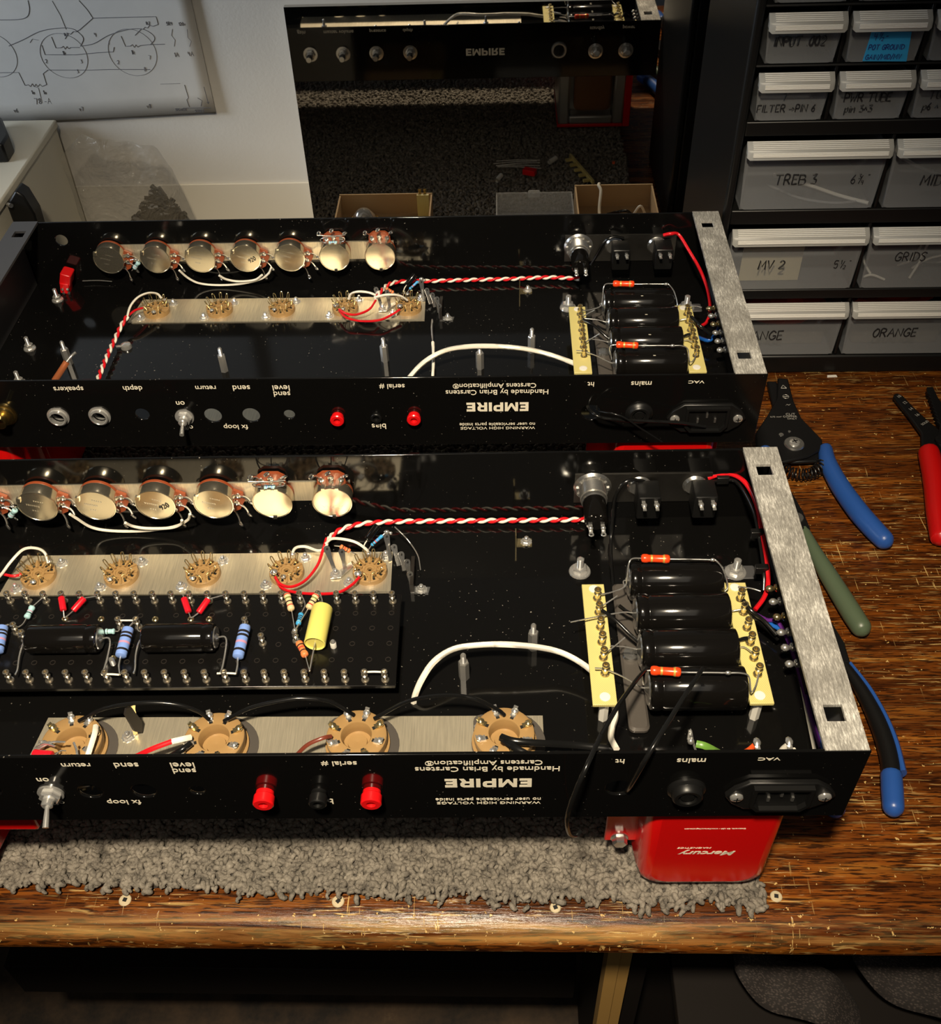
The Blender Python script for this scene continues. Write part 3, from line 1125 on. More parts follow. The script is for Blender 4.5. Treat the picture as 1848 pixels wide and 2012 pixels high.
def panel_print(P):
    block_word('EMPIRE', .0396, .0072, (-.1673, -.00005, .0315), FRONT, m_ink, P)
    block_word('EMPIRE', .0403, .0072, (-.1795, D_ + .00005, .0277), REAR, m_ink, P)
    for s, x, z, w, h, bo in (('speakers', -.4401, .0508, .0193, None, .008), ('depth', -.3988, .0508, .0124, None, .008), ('return', -.3520, .0506, .0131, None, .008), ('send', -.3293, .0506, .0110, None, .008),
                              ('level', -.3040, .0504, .0108, None, .008), ('send', -.3042, .0454, .0106, None, .008), ('serial #', -.2335, .0505, .0160, None, .008),
                              ('Carstens Amplification\u00ae', -.1690, .0503, .0523, None, .006), ('Handmade by Brian Carstens', -.1675, .0452, .0648, None, .006),
                              ('no user serviceable parts inside', -.1675, .0182, .0489, None, .004), ('WARNING HIGH VOLTAGE', -.1673, .0148, .0485, .0021, .004),
                              ('ht', -.1087, .0507, .0041, None, .008), ('mains', -.0774, .0509, .0127, None, .008), ('VAC', -.0435, .0511, .0100, .0022, .01), ('on', -.3710, .0383, .0056, None, .008),
                              ('off', -.3697, .0180, .0057, None, .008), ('fx loop', -.3388, .0182, .0160, None, .008), ('bias', -.2446, .0182, .0093, None, .008)):
        lettering(s, w, h, (x, -.00005, z), FRONT, m_ink, P, bo, name='lettering')
    y = D_ + .00005
    for s, x, z, w, h, bo in (('standby', -.0648, .0508, .0150, None, .008), ('power', -.0325, .0508, .0125, None, .008), ('gain', -.3690, .0527, .0085, None, .008),
                              ('master volume', -.3305, .0525, .0310, None, .006), ('presence', -.2900, .0525, .0170, None, .008), ('depth', -.2590, .0525, .0100, None, .008)):
        lettering(s, w, h, (x, y, z), REAR, m_ink, P, bo, name='lettering')


def far_controls(P):
    """what sticks out of the far panel: shafts, lens, switch levers"""
    for x in POTX:
        m = MB()
        m.lathe([(.0075, 0), (.0075, .0006), (.0050, .0008)], (x, D_, .0287), (0, 1, 0), 24)
        m.lathe([(.0052, .0006), (.0054, .0010), (.0054, .0026), (.0046, .0030), (.0035, .0030)], (x, D_, .0287), (0, 1, 0), 6)
        m.lathe([(.0034, .0028), (.0034, .0070), (.0031, .0072), (.0031, .0150), (.0027, .0156), (.0, .0156)], (x, D_, .0287), (0, 1, 0), 16)
        m.build('shaft_bushing', m_steel, P)
    m = MB()
    m.lathe([(.0085, 0), (.0085, .002), (.0076, .0035), (.0060, .0035), (.0055, .001), (0, .001)], (-.1030, D_, .0285), (0, 1, 0), 26, 0)
    o = m.build('lamp_bezel', m_chrome, P)
    m = MB()
    m.lathe([(.0054, .0012), (.0050, .0022), (.002, .003), (0, .0031)], (-.1030, D_, .0285), (0, 1, 0), 20)
    m.build('lens', m_blackp, o)
    for x in (-.0650, -.0338):
        m = MB()
        m.lathe([(.0078, 0), (.0078, .0008), (.0060, .001)], (x, D_, .0265), (0, 1, 0), 26)
        m.lathe([(.0058, .0008), (.0060, .0014), (.0060, .0030), (.0052, .0034), (.0036, .0034)], (x, D_, .0265), (0, 1, 0), 6)
        m.lathe([(.0034, .003), (.0034, .0085), (.0028, .009)], (x, D_, .0265), (0, 1, 0), 16)
        m.tube([(x, D_ + .008, .0265), (x, D_ + .013, .0285), (x, D_ + .020, .0315)], [.0014, .002, .0026], 10, 3)
        m.build('toggle_lever', m_chrome, P)


def lamp_holder(P):
    x, z = -.1045, .0287
    y0 = D_ - T_
    m = MB()
    m.lathe([(.0108, 0), (.0112, .0008), (.0104, .0016), (.0098, .0022)], (x, y0, z), (0, -1, 0), 30)
    for k in range(12):
        a = 2 * math.pi * k / 12
        m.box(-.0010, .0010, -.0031, -.0020, .0082, .0098, 0, Matrix.Translation((x, y0, z)) @ Matrix.Rotation(a, 4, 'Y'))
    pr = [(.0080, .0018)]
    h = .0022
    while h < .0105:
        pr += [(.0080, h), (.0074, h + .0004), (.0080, h + .0008)]
        h += .0008
    pr += [(.0074, .0105), (.0076, .0110), (.0076, .0135), (.0068, .0140)]
    m.lathe(pr, (x, y0, z), (0, -1, 0), 28)
    o = m.build('pilot_lamp_holder', m_steel, P, sharp=25)
    m = MB()
    m.lathe([(.0068, .0138), (.0068, .0290), (.0064, .0300), (.0050, .0302), (.0050, .0310), (.0, .0310)], (x, y0, z), (0, -1, 0), 26)
    m.build('lamp_barrel', m_capblack, o)
    for s in (-1, 1):
        m = MB()
        m.box(x + s * .0035 - .0011, x + s * .0035 + .0011, y0 - .0375, y0 - .0300, z - .0012, z - .0007, 0)
        m.torus((x + s * .0035, y0 - .0388, z - .001), (0, 0, 1), .0012, .0005, 10, 5)
        m.sphere((x + s * .0036, y0 - .0345, z - .0004), .0016, 8, 5)
        m.build('lamp_lug', m_solder, o)


def interior_switch(P, x):
    y0 = D_ - T_
    z = .0272
    m = MB()
    m.lathe([(.0070, 0), (.0074, .0006), (.0066, .0014), (.0060, .0024)], (x - .004, y0, z + .002), (0, -1, 0), 26)
    o = m.build('power_switch', m_steel, P)
    m = MB()
    m.rbox(-.0066, .0066, -.0085, .0085, 0, .0150, .001, 2, 0, Matrix.Translation((x, y0 - .002, z - .001)) @ Matrix.Rotation(math.pi / 2, 4, 'X'))
    m.build('switch_body', m_blackp, o)
    for s in (-1, 1):
        q = MB()
        q.box(x + s * .0036 - .0010, x + s * .0036 + .0010, y0 - .0245, y0 - .0165, z + .0044, z + .0050)
        q.sphere((x + s * .0036, y0 - .0205, z + .0052), .0017, 8, 5, (1, 1.3, .8))
        q.build('switch_lug', m_solder, o)


def electrolytic(P, x0, x1, y, z, r, name='filter_capacitor', flip=False, body=None):
    L = x1 - x0
    m = MB()
    pr = [(r * .80, 0), (r * .95, .0006), (r, .0018), (r, .0050), (r * .955, .0058), (r * .955, .0064), (r, .0072), (r, L - .002), (r * .96, L - .0006), (r * .86, L)]
    if flip:
        m.lathe(pr, (x1, y, z), (-1, 0, 0), 40)
    else:
        m.lathe(pr, (x0, y, z), (1, 0, 0), 40)
    o = m.build(name, body or m_capblack, P, sharp=40)
    m = MB()
    xe = x1 if flip else x0
    s = 1 if flip else -1
    m.lathe([(r * .78, 0), (r * .74, .0006), (r * .3, .0007), (r * .16, .0018), (.0, .0019)], (xe, y, z), (s, 0, 0), 30)
    m.build('end_cap', m_steel, o)
    return o


def power_section(P, front):
    """four large capacitors between two fibreglass strips"""
    ys = (.1310, .1074, .0832, .0592)
    zc, r = .0205, .0112
    xa = (-.0893, -.0880, -.0882, -.0868)
    xb = -.0388
    caps = []
    for y, x0 in zip(ys, xa):
        o = electrolytic(P, x0, xb, y, zc, r)
        caps.append(o)
        lettering('F&T', .0042, None, ((x0 + xb) / 2 + .002, y - r * .42, zc + r * .908), ((0, .91, -.42), (-1, 0, 0)), m_ink if not front else m_blackm, o, 0, name='printed_mark')
    # strap under the left ends
    m = MB()
    m.rbox(-.0965, -.0860, .0440, .1420, .0024, .0064, .003)
    o = m.build('clamp_strap', m_greyclamp, P)
    q = MB()
    q.lathe([(.0042, .0060), (.0045, .0068), (.0040, .0082), (.0022, .0086)], (-.0912, .0905, 0), (0, 0, 1), 20)
    q.build('strap_screw', m_steel, o)
    for x0, x1, tx, tys in ((-.1152, -.1030, -.1076, (.1185, .1085, .0985, .0885, .0785, .0685)), (-.0376, -.0257, -.0309, (.1170, .1074, .0970, .0872, .0774, .0672))):
        m = MB()
        m.box(x0, x1, .0499, .1292, .0180, .0200)
        s = m.build('terminal_strip', m_fr4, P, bevel=.0003)
        for y in tys:
            inst('turret', shared('turretg', me_turret_gold), s, (tx, y, .0200), scale=(1.12, 1.12, 1.05))
        for y in (.1255, .0545):
            q = MB()
            q.lathe([(.0027, .0200), (.0027, .0204), (.0018, .0206), (.0008, .0205)], (tx - .0012, y, 0), (0, 0, 1), 18)
            q.build('strip_screw', m_nylon, s)
            q = MB()
            q.lathe([(.0026, .0016), (.0026, .0180)], (tx - .0012, y, 0), (0, 0, 1), 6)
            q.build('nylon_standoff', m_nylon, s)
    # bleed resistors that bridge the capacitors
    resistor(P, (-.0838, .1325, .0370), (-.0684, .1316, .0370), .0023, m_redres, ((.36, m_bandy), (.78, m_bandy)),
             ([(-.0838, .1325, .0370), (-.0885, .1322, .0370), (-.0905, .1300, .0355), (-.0912, .1265, .0280), (-.0925, .1240, .0235), (-.1000, .1205, .0230), (-.1070, .1185, .0235)],
              [(-.0684, .1316, .0370), (-.0560, .1310, .0372), (-.0460, .1302, .0375), (-.0440, .1295, .0375), (-.0400, .1270, .0330), (-.0375, .1215, .0260), (-.0392, .1195, .0240)]), name='bleed_resistor', dumb=True, lr=.00045)
    resistor(P, (-.0880 + .0005, .0581, .0370), (-.0727, .0568, .0370), .0023, m_redres, ((.36, m_bandy), (.78, m_bandy)),
             ([(-.0875, .0581, .0370), (-.0905, .0580, .0365), (-.0915, .0585, .0330), (-.0895, .0590, .0240)],
              [(-.0727, .0568, .0370), (-.0560, .0562, .0372), (-.0500, .0560, .0372), (-.0440, .0560, .0370), (-.0395, .0560, .0340), (-.0380, .0520, .0270), (-.0345, .0570, .0240), (-.0312, .0650, .0240)]), name='bleed_resistor', dumb=True, lr=.00045)
    blob(P, (-.0458, .1302, .0375), .0011, sc=(1.4, 1, 1))
    blob(P, (-.0500, .0560, .0372), .0011, sc=(1.5, 1, 1))
    # capacitor leads to the strips
    for pts in ([(-.0893, .1310, .0205), (-.0925, .1290, .0225), (-.0925, .1240, .0235)], [(-.0880, .1074, .0205), (-.0930, .1070, .0225), (-.1010, .1050, .0235), (-.1150, .1010, .0245), (-.1235, .0985, .0250)] if front else [(-.0880, .1074, .0205), (-.0960, .1078, .0230), (-.1070, .1085, .0240)],
                [(-.0882, .0832, .0205), (-.0960, .0838, .0225), (-.1040, .0838, .0235)], [(-.1070, .0785, .0240), (-.1015, .0830, .0245), (-.0960, .0880, .0250)],
                [(-.0868, .0592, .0205), (-.0910, .0595, .0215), (-.0990, .0645, .0230), (-.1076, .0685, .0240), (-.1130, .0690, .0245)], [(-.1075, .1085, .0245), (-.1010, .1125, .0260), (-.0975, .1150, .0265)],
                [(-.0309, .1240, .0225), (-.0250, .1205, .0250), (-.0205, .1180, .0255)], [(-.0388, .1074, .0205), (-.0360, .1072, .0225), (-.0309, .1074, .0235)], [(-.0388, .0832, .0205), (-.0350, .0832, .0220), (-.0309, .0774, .0235)]):
        lead(P, pts, .00042, name='capacitor_lead')
    for pts in ([(-.1070, .1085, .0235), (-.1000, .1010, .0240), (-.0930, .0940, .0210), (-.0880, .0905, .0180)], [(-.0388, .0880, .0200), (-.0345, .0880, .0230), (-.0309, .0875, .0240)], [(-.0965, .1120, .0220), (-.0925, .1095, .0200), (-.0890, .1080, .0190)]):
        lead(P, pts, .0011, m_blackins, name='insulated_lead')
    # lugs along the right-hand end
    m = MB()
    m.box(-.0052, -.0030, .0640, .1330, .0016, .0300)
    s = m.build('lug_strip', m_phenblack, P)
    for k, y in enumerate((.1242, .1149, .1043, .0940, .0840, .0736)):
        q = MB()
        q.cyl((-.0050, y, .0200), (-.0150, y, .0200), .0011, .0010, 8)
        q.lathe([(.0010, .0020), (.0019, .0026), (.0020, .0050), (.0012, .0056)], (-.0050, y, .0200), (-1, 0, 0), 10)
        q.sphere((-.0135, y, .0203), .0021, 9, 6, (1.2, 1, .9))
        q.sphere((-.0100, y + .0008, .0212), .0015, 8, 5)
        q.build('lug', m_gold if k in (0, 2) else m_solder, s)
    # big bolts that hold the mains transformer
    for x, y in ((-.1136, .1548), (-.0244, .1526), (-.1136, .0330), (-.0244, .0350)):
        if y > .1:
            inst('flange_nut', shared('bolt', me_bolt), P, (x, y, T_))
    q = MB()
    q.rbox(-.0300, -.0130, .1475, .1575, T_, .0024, .001)
    q.build('slotted_tab', m_zincdark, P)


def transformer(P, x0, x1, y0, y1, zb, print_it=False, flange_left=True):
    """transformer slung under the chassis: painted end bell in front, laminated core, open coil window behind"""
    t = 0.
    xc = (x0 + x1) / 2
    hgt = -zb
    core_y0 = y0 + .036
    # bell: rounded box tapering towards the near face
    m = MB()
    n = 8
    rings = []
    for yy, ins, rad in ((core_y0, -.0015, .006), (core_y0 - .004, .0005, .007), (y0 + .010, .002, .009), (y0 + .003, .0035, .010), (y0 + .0008, .0058, .010), (y0, .0085, .010)):
        pts = []
        a0, a1, b0, b1 = x0 + ins, x1 - ins, zb + ins, -.0005
        for cx, cz, an in ((a1 - rad, b1 - rad * .4, 0), (a0 + rad, b1 - rad * .4, 90), (a0 + rad, b0 + rad, 180), (a1 - rad, b0 + rad, 270)):
            for k in range(5):
                a = math.radians(an + 22.5 * k)
                kz = .4 if an < 180 else 1.
                pts.append(Vector((cx + rad * math.cos(a), yy, cz + rad * kz * math.sin(a))))
        rings.append(pts)
    N = len(rings[0])
    vs = [q for r in rings for q in r]
    fs = []
    for k in range(len(rings) - 1):
        for i in range(N):
            j = (i + 1) % N
            fs.append((k * N + i, (k + 1) * N + i, (k + 1) * N + j, k * N + j))
    fs.append(tuple((len(rings) - 1) * N + i for i in range(N)))
    fs.append(tuple(reversed(range(N))))
    m.add(vs, [tuple(reversed(f)) for f in fs])
    o = m.build('transformer', m_redpaint, P, sharp=50)
    # mounting flange with hexagon bolts
    m = MB()
    m.box(x0 - .0150, x1 + .0030, core_y0 - .0195, core_y0 - .0180, zb + .022, -.0006)
    m.build('mounting_flange', m_redpaint, o, bevel=.0006)
    for bx, bz in ((x0 - .0072, zb + .026),):
        q = MB()
        q.lathe([(.0048, 0), (.0048, .0008), (.0042, .0010)], (bx, core_y0 - .0195, bz), (0, -1, 0), 20)
        q.lathe([(.0038, .0008), (.0040, .0012), (.0040, .0042), (.0034, .0047), (.0, .0047)], (bx, core_y0 - .0195, bz), (0, -1, 0), 6)
        q.build('hex_bolt', m_steel, o, sharp=30)
    # core with the picture-frame window behind
    ya, yb = core_y0, y1
    q = MB()
    fw = .0165
    X0, X1, Z0, Z1 = x0 - .006, x1 - .003, zb + .004, -.0008
    q.box(X0, X1, ya, yb - .018, Z0, Z1)
    for a in ((X0, X0 + fw * .75, Z0, Z1), (X1 - fw * .75, X1, Z0, Z1), (X0 + fw * .75, X1 - fw * .75, Z0, Z0 + fw * .6)):
        q.box(a[0], a[1], yb - .018, yb, a[2], a[3])
    q.build('laminated_core', m_silverframe, o, bevel=.0022)
    q = MB()
    q.rbox(-.021, .021, -.026, .026, 0, .014, .006, 4, 0, Matrix.Translation((xc - .003, yb - .004, (Z0 + Z1) / 2)) @ Matrix.Rotation(math.pi / 2, 4, 'X'))
    q.build('coil', m_coil, o)
    q = MB()
    q.box(X1, X1 + .008, ya, yb - .001, Z0 - .004, Z1)
    q.box(X0 - .001, X1, ya, yb - .001, Z0 - .004, Z0)
    q.build('side_plate', m_redpaint, o, bevel=.001)
    if print_it:
        lettering('Mercury', .0290, .0058, (xc - .0005, y0 - .0001, zb + .0420), FRONT, m_ink, o, .02, .35, name='lettering')
        lettering('MAGNETICS', .0170, .0013, (xc - .008, y0 - .0001, zb + .0462), FRONT, m_ink, o, .0, .2, name='lettering')
        lettering('Chatsworth, CA USA - www.MercuryMagnetics.com', .0300, None, (xc - .0005, y0 - .0001, -.0190), FRONT, m_ink, o, .01, name='lettering')
    return o


POTX = (-.4699, -.4330, -.3980, -.3625, -.3280, -.2931, -.2578)
WMAT = {'red_ins': m_redins, 'white_ins': m_whiteins, 'black_ins': m_blackins, 'brown_ins': m_brownins, 'purple_ins': m_purple, 'blue_ins': m_blueins, 'orange_ins': m_orangeins, 'green_ins': m_greenins, 'solder': m_solder,
        'copper_ins': m_copper}


def tag_cluster(P):
    """the tag strips and small parts round the last two sockets"""
    for base, tip in (((-.2560, .1560, .0030), (-.2606, .1640, .0165)), ((-.2500, .1570, .0030), (-.2520, .1640, .0140)), ((-.2240, .1640, .0030), (-.2262, .1735, .0165)), ((-.2190, .1600, .0030), (-.2220, .1690, .0120)), ((-.2155, .1560, .0030), (-.2175, .1640, .0110)),
                      ((-.2120, .1500, .0020), (-.2135, .1570, .0120)), ((-.2105, .1420, .0020), (-.2115, .1480, .0115))):
        solder_lug(P, base, tip, .0019)
    m = MB()
    m.box(-.2112, -.2092, .1400, .1620, .0016, .0090)
    m.build('tag_strip', m_phenblack, P)
    m = MB()
    m.prism([(-.2580, .1500), (-.2520, .1510), (-.2450, .1600), (-.2470, .1630), (-.2520, .1580)], .0032, .0038)
    m.build('tag_foot', m_steel, P)
    m = MB()
    m.prism([(-.2110, .1400), (-.2010, .1390), (-.2000, .1440), (-.2110, .1450)], .0016, .0022)
    m.build('tag_foot', m_steel, P)
    inst('nut', shared('nut', me_nut()), P, (-.2550, .1531, .0038))
    inst('nut', shared('nut', me_nut()), P, (-.2050, .1418, .0022))
    # tag in the middle of the floor that carries the twisted pair
    m = MB()
    m.box(-.1504, -.1498, .1740, .1800, .0016, .0125)
    m.prism([(-.1500, .1755), (-.1405, .1755), (-.1405, .1815), (-.1500, .1815)], .0016, .0022)
    m.build('tag_foot', m_gold, P)
    inst('nut', shared('nut', me_nut()), P, (-.1438, .1785, .0022))
    # components that hang between the tags
    resistor(P, (-.2527, .1660, .0140), (-.2471, .1650, .0105), .0013, m_orres, ((.25, m_bandk), (.45, m_bandr), (.7, m_bandk)), ([(-.2527, .1660, .0140), (-.2560, .1655, .0150)], [(-.2471, .1650, .0105), (-.2430, .1640, .0085)]))
    electro = MB()
    electro.lathe([(.0016, 0), (.0022, .0004), (.0022, .0015), (.0020, .0018), (.0022, .0022), (.0022, .0105), (.0018, .0110)], (-.2375, .1712, .0130), (.0065, .0065, .0055), 18)
    electro.build('small_capacitor', m_capblack, P)
    resistor(P, (-.2350, .1690, .0110), (-.2282, .1728, .0155), .0010, m_skyblue, ((.2, m_bandk), (.4, m_bandr), (.6, m_blue)), ([(-.2350, .1690, .0110), (-.2372, .1665, .0090)], [(-.2282, .1728, .0155), (-.2262, .1745, .0165)]))
    lead(P, [(-.2375, .1712, .0130), (-.2392, .1690, .0110), (-.2390, .1660, .0090)], .0004, m_whiteins)
    blob(P, (-.2258, .1745, .0165), .0014, sc=(1.3, 1, 1))
    blob(P, (-.2236, .1750, .0150), .0011)


def chassis(name, label, loc, rotz, front):
    P = thing(name, label, 'amplifier', loc, rotz, None)
    # folded shell
    m = MB()
    m.box(-W_ + T_, -T_, T_, D_ - T_, 0, T_)
    fl = m.build('floor_panel', m_black, P)
    m = MB()
    m.box(-W_, 0, 0, T_, 0, H_)
    near = m.build('near_panel', m_black, P)
    c = MB()
    holes = [(-.3520, .0262, .0057), (-.3270, .0262, .0057), (-.3020, .0266, .0036), (-.3980, .0278, .0046), (-.1075, .0262, .0062), (-.0768, .0255, .0066), (-.4886, .0290, .0050)]
    if front:
        holes += [(-.4261, .0270, .0056), (-.4535, .0267, .0056)]
    else:
        holes += [(-.4261, .0270, .0045), (-.4535, .0267, .0045)]
    for x, z, r in holes:
        c.cyl((x, -.01, z), (x, .01, z), r, seg=28)
    c.box(-.0340 - .0122, -.0340 + .0122, -.01, .01, .0225 - .0085, .0225 + .0085)
    drill(near, c)
    m = MB()
    m.box(-W_, 0, D_ - T_, D_, 0, H_)
    far = m.build('far_panel', m_black, P)
    if not front:
        c = MB()
        c.cyl((-.5068, D_ - .01, .0403), (-.5068, D_ + .01, .0403), .0047, seg=28)
        drill(far, c)
    for pn in (near, far):
        bv = pn.modifiers.new('Bevel', 'BEVEL')
        bv.width = .0004
        bv.segments = 2
        bv.limit_method = 'ANGLE'
    for xe, s in ((0, 1), (-W_, -1)):
        if s < 0 and front:
            pass
        m = MB()
        a, b_ = (xe - T_, xe) if s > 0 else (xe, xe + T_)
        m.box(a, b_, T_, D_ - T_, 0, H_ - .0016)
        m.build('end_panel', m_black, P)
        # bare metal flange folded over the end, with two square nut holes
        m = MB()
        xa, xb = (-.0202, -.0008) if s > 0 else (-W_ + .0008, -W_ + .0202)
        m.box(xa, xb, .0004, D_ - .0002, H_ - .0012, H_ + .0006)
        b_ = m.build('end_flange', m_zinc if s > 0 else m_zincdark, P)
        c = MB()
        xh = xa + .0086 if s > 0 else xb - .0086
        for yh in (.0196, .1808):
            c.box(xh - .0043, xh + .0043, yh - .0044, yh + .0044, H_ - .01, H_ + .01)
        drill(b_, c)
        m = MB()
        if s > 0:
            m.box(-.0032, -.0018, .003, D_ - .003, T_, H_ - .0012)
        else:
            m.box(-W_ + .0018, -W_ + .0032, .003, D_ - .003, T_, H_ - .0012)
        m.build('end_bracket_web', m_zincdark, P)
    # plates
    m = MB()
    m.prism([(-.4500, .1408), (-.2226, .1408), (-.2232, .1718), (-.4455, .1722), (-.4490, .1500)], T_, .0025)
    m.build('socket_plate', m_plate, P)
    m = MB()
    m.box(-.4720, -.2475, D_ - T_ - .0008, D_ - T_, .0208, .0360)
    m.build('control_plate', m_plate, P)
    m = MB()
    m.box(-.1150, -.0300 if not front else -.0350, D_ - T_ - .0008, D_ - T_, .0160, .0384)
    m.build('switch_plate', m_plate2, P)
    m = MB()
    m.prism([(-.3990, .0330), (-.3960, .0569), (-.1394, .0557), (-.1396, .0180), (-.3990, .0180)], T_, .0025)
    m.build('power_socket_plate', m_plate, P)
    # potentiometers
    for i, x in enumerate(POTX):
        if front and i == 0:
            pass
        pot(P, x, .0287, 90 if i >= 5 else -28, i >= 5, '920' if i == 3 else None)
    if front:
        lettering('ALPHA', .0125, .0021, (POTX[6], D_ - T_ - .01107, .0262), FRONT, m_steel, P, 0, name='stamped_lettering')
    else:
        lettering('ALPHA', .0125, .0021, (POTX[6], D_ - T_ - .01107, .0262), FRONT, m_steel, P, 0, name='stamped_lettering')
    # resistor across the first pot and the sixth
    resistor(P, (POTX[0] + .0185, D_ - .0130, .0215), (POTX[0] + .0235, D_ - .0130, .0270), .0017, m_ltblue, ((.3, m_bandp), (.6, m_bandk)), ([(POTX[0] + .0185, D_ - .0130, .0215), (POTX[0] + .0160, D_ - .0130, .0195)], [(POTX[0] + .0235, D_ - .0130, .0270), (POTX[0] + .0215, D_ - .0130, .0295), (POTX[0] + .0170, D_ - .0120, .0285)]))
    xp = POTX[5]
    y = D_ - .0105
    ends = [(xp + .0030, y, .0400), (xp + .0085, y - .001, .0420), (xp + .0092, y - .002, .0455), (xp + .0030, y - .004, .0480), (xp - .0100, y - .006, .0500)]
    e2 = [(xp - .0030, y, .0400), (xp - .0080, y - .001, .0415), (xp - .0088, y - .002, .0445), (xp - .0020, y - .004, .0475), (xp + .0110, y - .004, .0490)]
    resistor(P, (xp - .0034, y, .0400), (xp + .0034, y, .0400), .0014, m_ltblue, ((.25, m_blue), (.45, m_skyblue), (.7, m_blue)), (ends, e2))
    far_controls(P)
    front_controls(P, front)
    panel_print(P)
    lamp_holder(P)
    interior_switch(P, -.0730)
    interior_switch(P, -.0405)
    # nine-pin sockets with their nuts
    rots = (.3, .9, 1.0, .8, .7)
    for x, a in zip((-.4303, -.3813, -.3330, -.2840, -.2354), rots):
        socket(P, x, .1549, a)
    for x, y in ((-.4196, .1653), (-.4409, .1457), (-.3715, .1654), (-.3917, .1458), (-.3234, .1658), (-.3442, .1458), (-.2745, .1672), (-.2951, .1462), (-.2269, .1680), (-.2469, .1474)):
        inst('nut', shared('nut', me_nut()), P, (x, y, .0025), (0, 0, x * 90))
    for a, b_ in (((-.4295, .1460, .0085), .0016), ((-.3850, .1475, .0085), .0015), ((-.3370, .1475, .0085), .0015), ((-.2845, .1480, .0082), .0015), ((-.2900, .1500, .0100), .0020), ((-.2412, .1480, .0100), .0020), ((-.2810, .1640, .0100), .0015), ((-.2365, .1640, .0100), .0015), ((-.4240, .1610, .0095), .0013)):
        blob(P, a, b_, sc=(1.2, 1, .8))
    tag_cluster(P)
    power_section(P, front)
    for x, y in ((-.4805, .0905), (-.3640, .0805), (-.2487, .0905), (-.1799, .0808), (-.1427, .1000)):
        inst('standoff', shared('standoff', me_standoff), P, (x, y, T_ - .0004), (0, 0, x * 40))
    if front:
        transformer(P, -.0918, -.0206, .0040, .1380, -.0845, True)
        t2 = transformer(P, -.5230, -.4370, .0060, .1100, -.0845)
        plain_box('mounting_foot', (-.4370, -.3945, .0080, .0400, -.0250, -.0006), m_redpaint, t2, .0015)
        board(P)
        for (x, y, rr) in ((-.3755, .0368, 0), (-.3039, .0377, .1), (-.2328, .0385, .2), (-.1594, .0393, .1)):
            power_socket(P, x, y, rr)
        # small parts soldered across the first power socket
        resistor(P, (-.3900, .0262, .0165), (-.3800, .0250, .0165), .0026, m_redsleeve, (), ([(-.3900, .0262, .0165), (-.3905, .0310, .0160), (-.3885, .0350, .0150)], [(-.3800, .0250, .0165), (-.3770, .0280, .0165), (-.3750, .0290, .0150)]), 'sleeved_resistor', False)
        lead(P, [(-.3640, .0430, .0150), (-.3625, .0370, .0170), (-.3630, .0290, .0160), (-.3640, .0230, .0140)], .0015, m_whiteins, name='sleeve')
        for pts in ([(-.3900, .0300, .0160), (-.3850, .0310, .0185), (-.3800, .0300, .0175)], [(-.3880, .0290, .0170), (-.3820, .0320, .0180), (-.3760, .0330, .0165)], [(-.3720, .0330, .0160), (-.3690, .0280, .0165), (-.3680, .0230, .0150)]):
            lead(P, pts, .0006, m_solder)
        # tag beside the first power socket
        m = MB()
        m.prism([(0, 0), (.0032, .006), (.0024, .020), (0, .022), (-.0024, .020), (-.0032, .006)], -.0006, .0006, Matrix.Translation((-.3445, .0470, .0030)) @ Matrix.Rotation(-.12, 4, 'Y') @ Matrix.Rotation(math.pi / 2, 4, 'X') @ Matrix.Rotation(1.2, 4, 'Y'))
        m.build('tag_strip', m_phenblack, P)
        solder_lug(P, (-.3458, .0490, .0150), (-.3450, .0500, .0255), .0018, m=m_gold)
        solder_lug(P, (-.3475, .0460, .0030), (-.3472, .0480, .0130), .0018, m=m_gold)
        inst('nut', shared('nut', me_nut()), P, (-.3510, .0447, .0025))
        for nm, mk, r, pts in WIRES_F:
            lead(P, pts, r, WMAT[mk], name=nm)
        twisted(P, TWF, .00095, .0125, .6)
        lead(P, FW1, .0011, m_blackins, name='hookup_wire')
        lead(P, FW2, .0011, m_blackins, name='hookup_wire')
        # lugs behind the mains inlet and the fuse holder
        for x, y, z in ((-.0391, .0265, .0215), (-.0238, .0268, .0215)):
            q = MB()
            q.box(x - .0012, x + .0012, .0090, y + .002, z - .0008, z)
            q.sphere((x, y, z + .0004), .0019, 8, 5, (1, 1.4, .8))
            q.build('inlet_lug', m_solder, P)
        q = MB()
        q.torus((-.0699, .0315, .0215), (1, .2, .3), .0019, .0006, 12, 5)
        q.tube([(-.0712, .0292, .0205), (-.0700, .0325, .0240), (-.0690, .0290, .0200), (-.0672, .0262, .0150)], .0006, 6, 4)
        q.sphere((-.0699, .0285, .0200), .0018, 8, 5)
        q.build('fuse_lug', m_solder, P)
        # cable ties on the red wire
        for p in ((-.0275, .1972, .0335), (-.0128, .1620, .0240), (-.0135, .1395, .0190)):
            q = MB()
            q.rbox(p[0] - .0050, p[0] + .0022, p[1] - .0018, p[1] + .0018, p[2] - .0022, p[2] + .0028, .0006)
            q.build('cable_tie', m_blackp, P)
    else:
        transformer(P, -.0918, -.0206, .0040, .1380, -.0845)
        transformer(P, -.5300, -.4990, .0040, .1100, -.0845)
        for nm, mk, r, pts in WIRES_R:
            lead(P, pts, r, WMAT[mk], name=nm)
        twisted(P, TWR, .00095, .0125, .2)
        twisted(P, TWR2, .0010, .0125, 0.)
        lead(P, RW1, .0011, m_blackins, name='hookup_wire')
        lead(P, RW2, .0006, m_blackins, name='hookup_wire')
        # red quick connector on the far left, bolts, dome nut
        m = MB()
        m.rbox(-.0042, .0042, -.006, .006, 0, .010, .0012, 2, 0, Matrix.Translation((-.5100, .1900, .0085)) @ Matrix.Rotation(.35, 4, 'Y'))
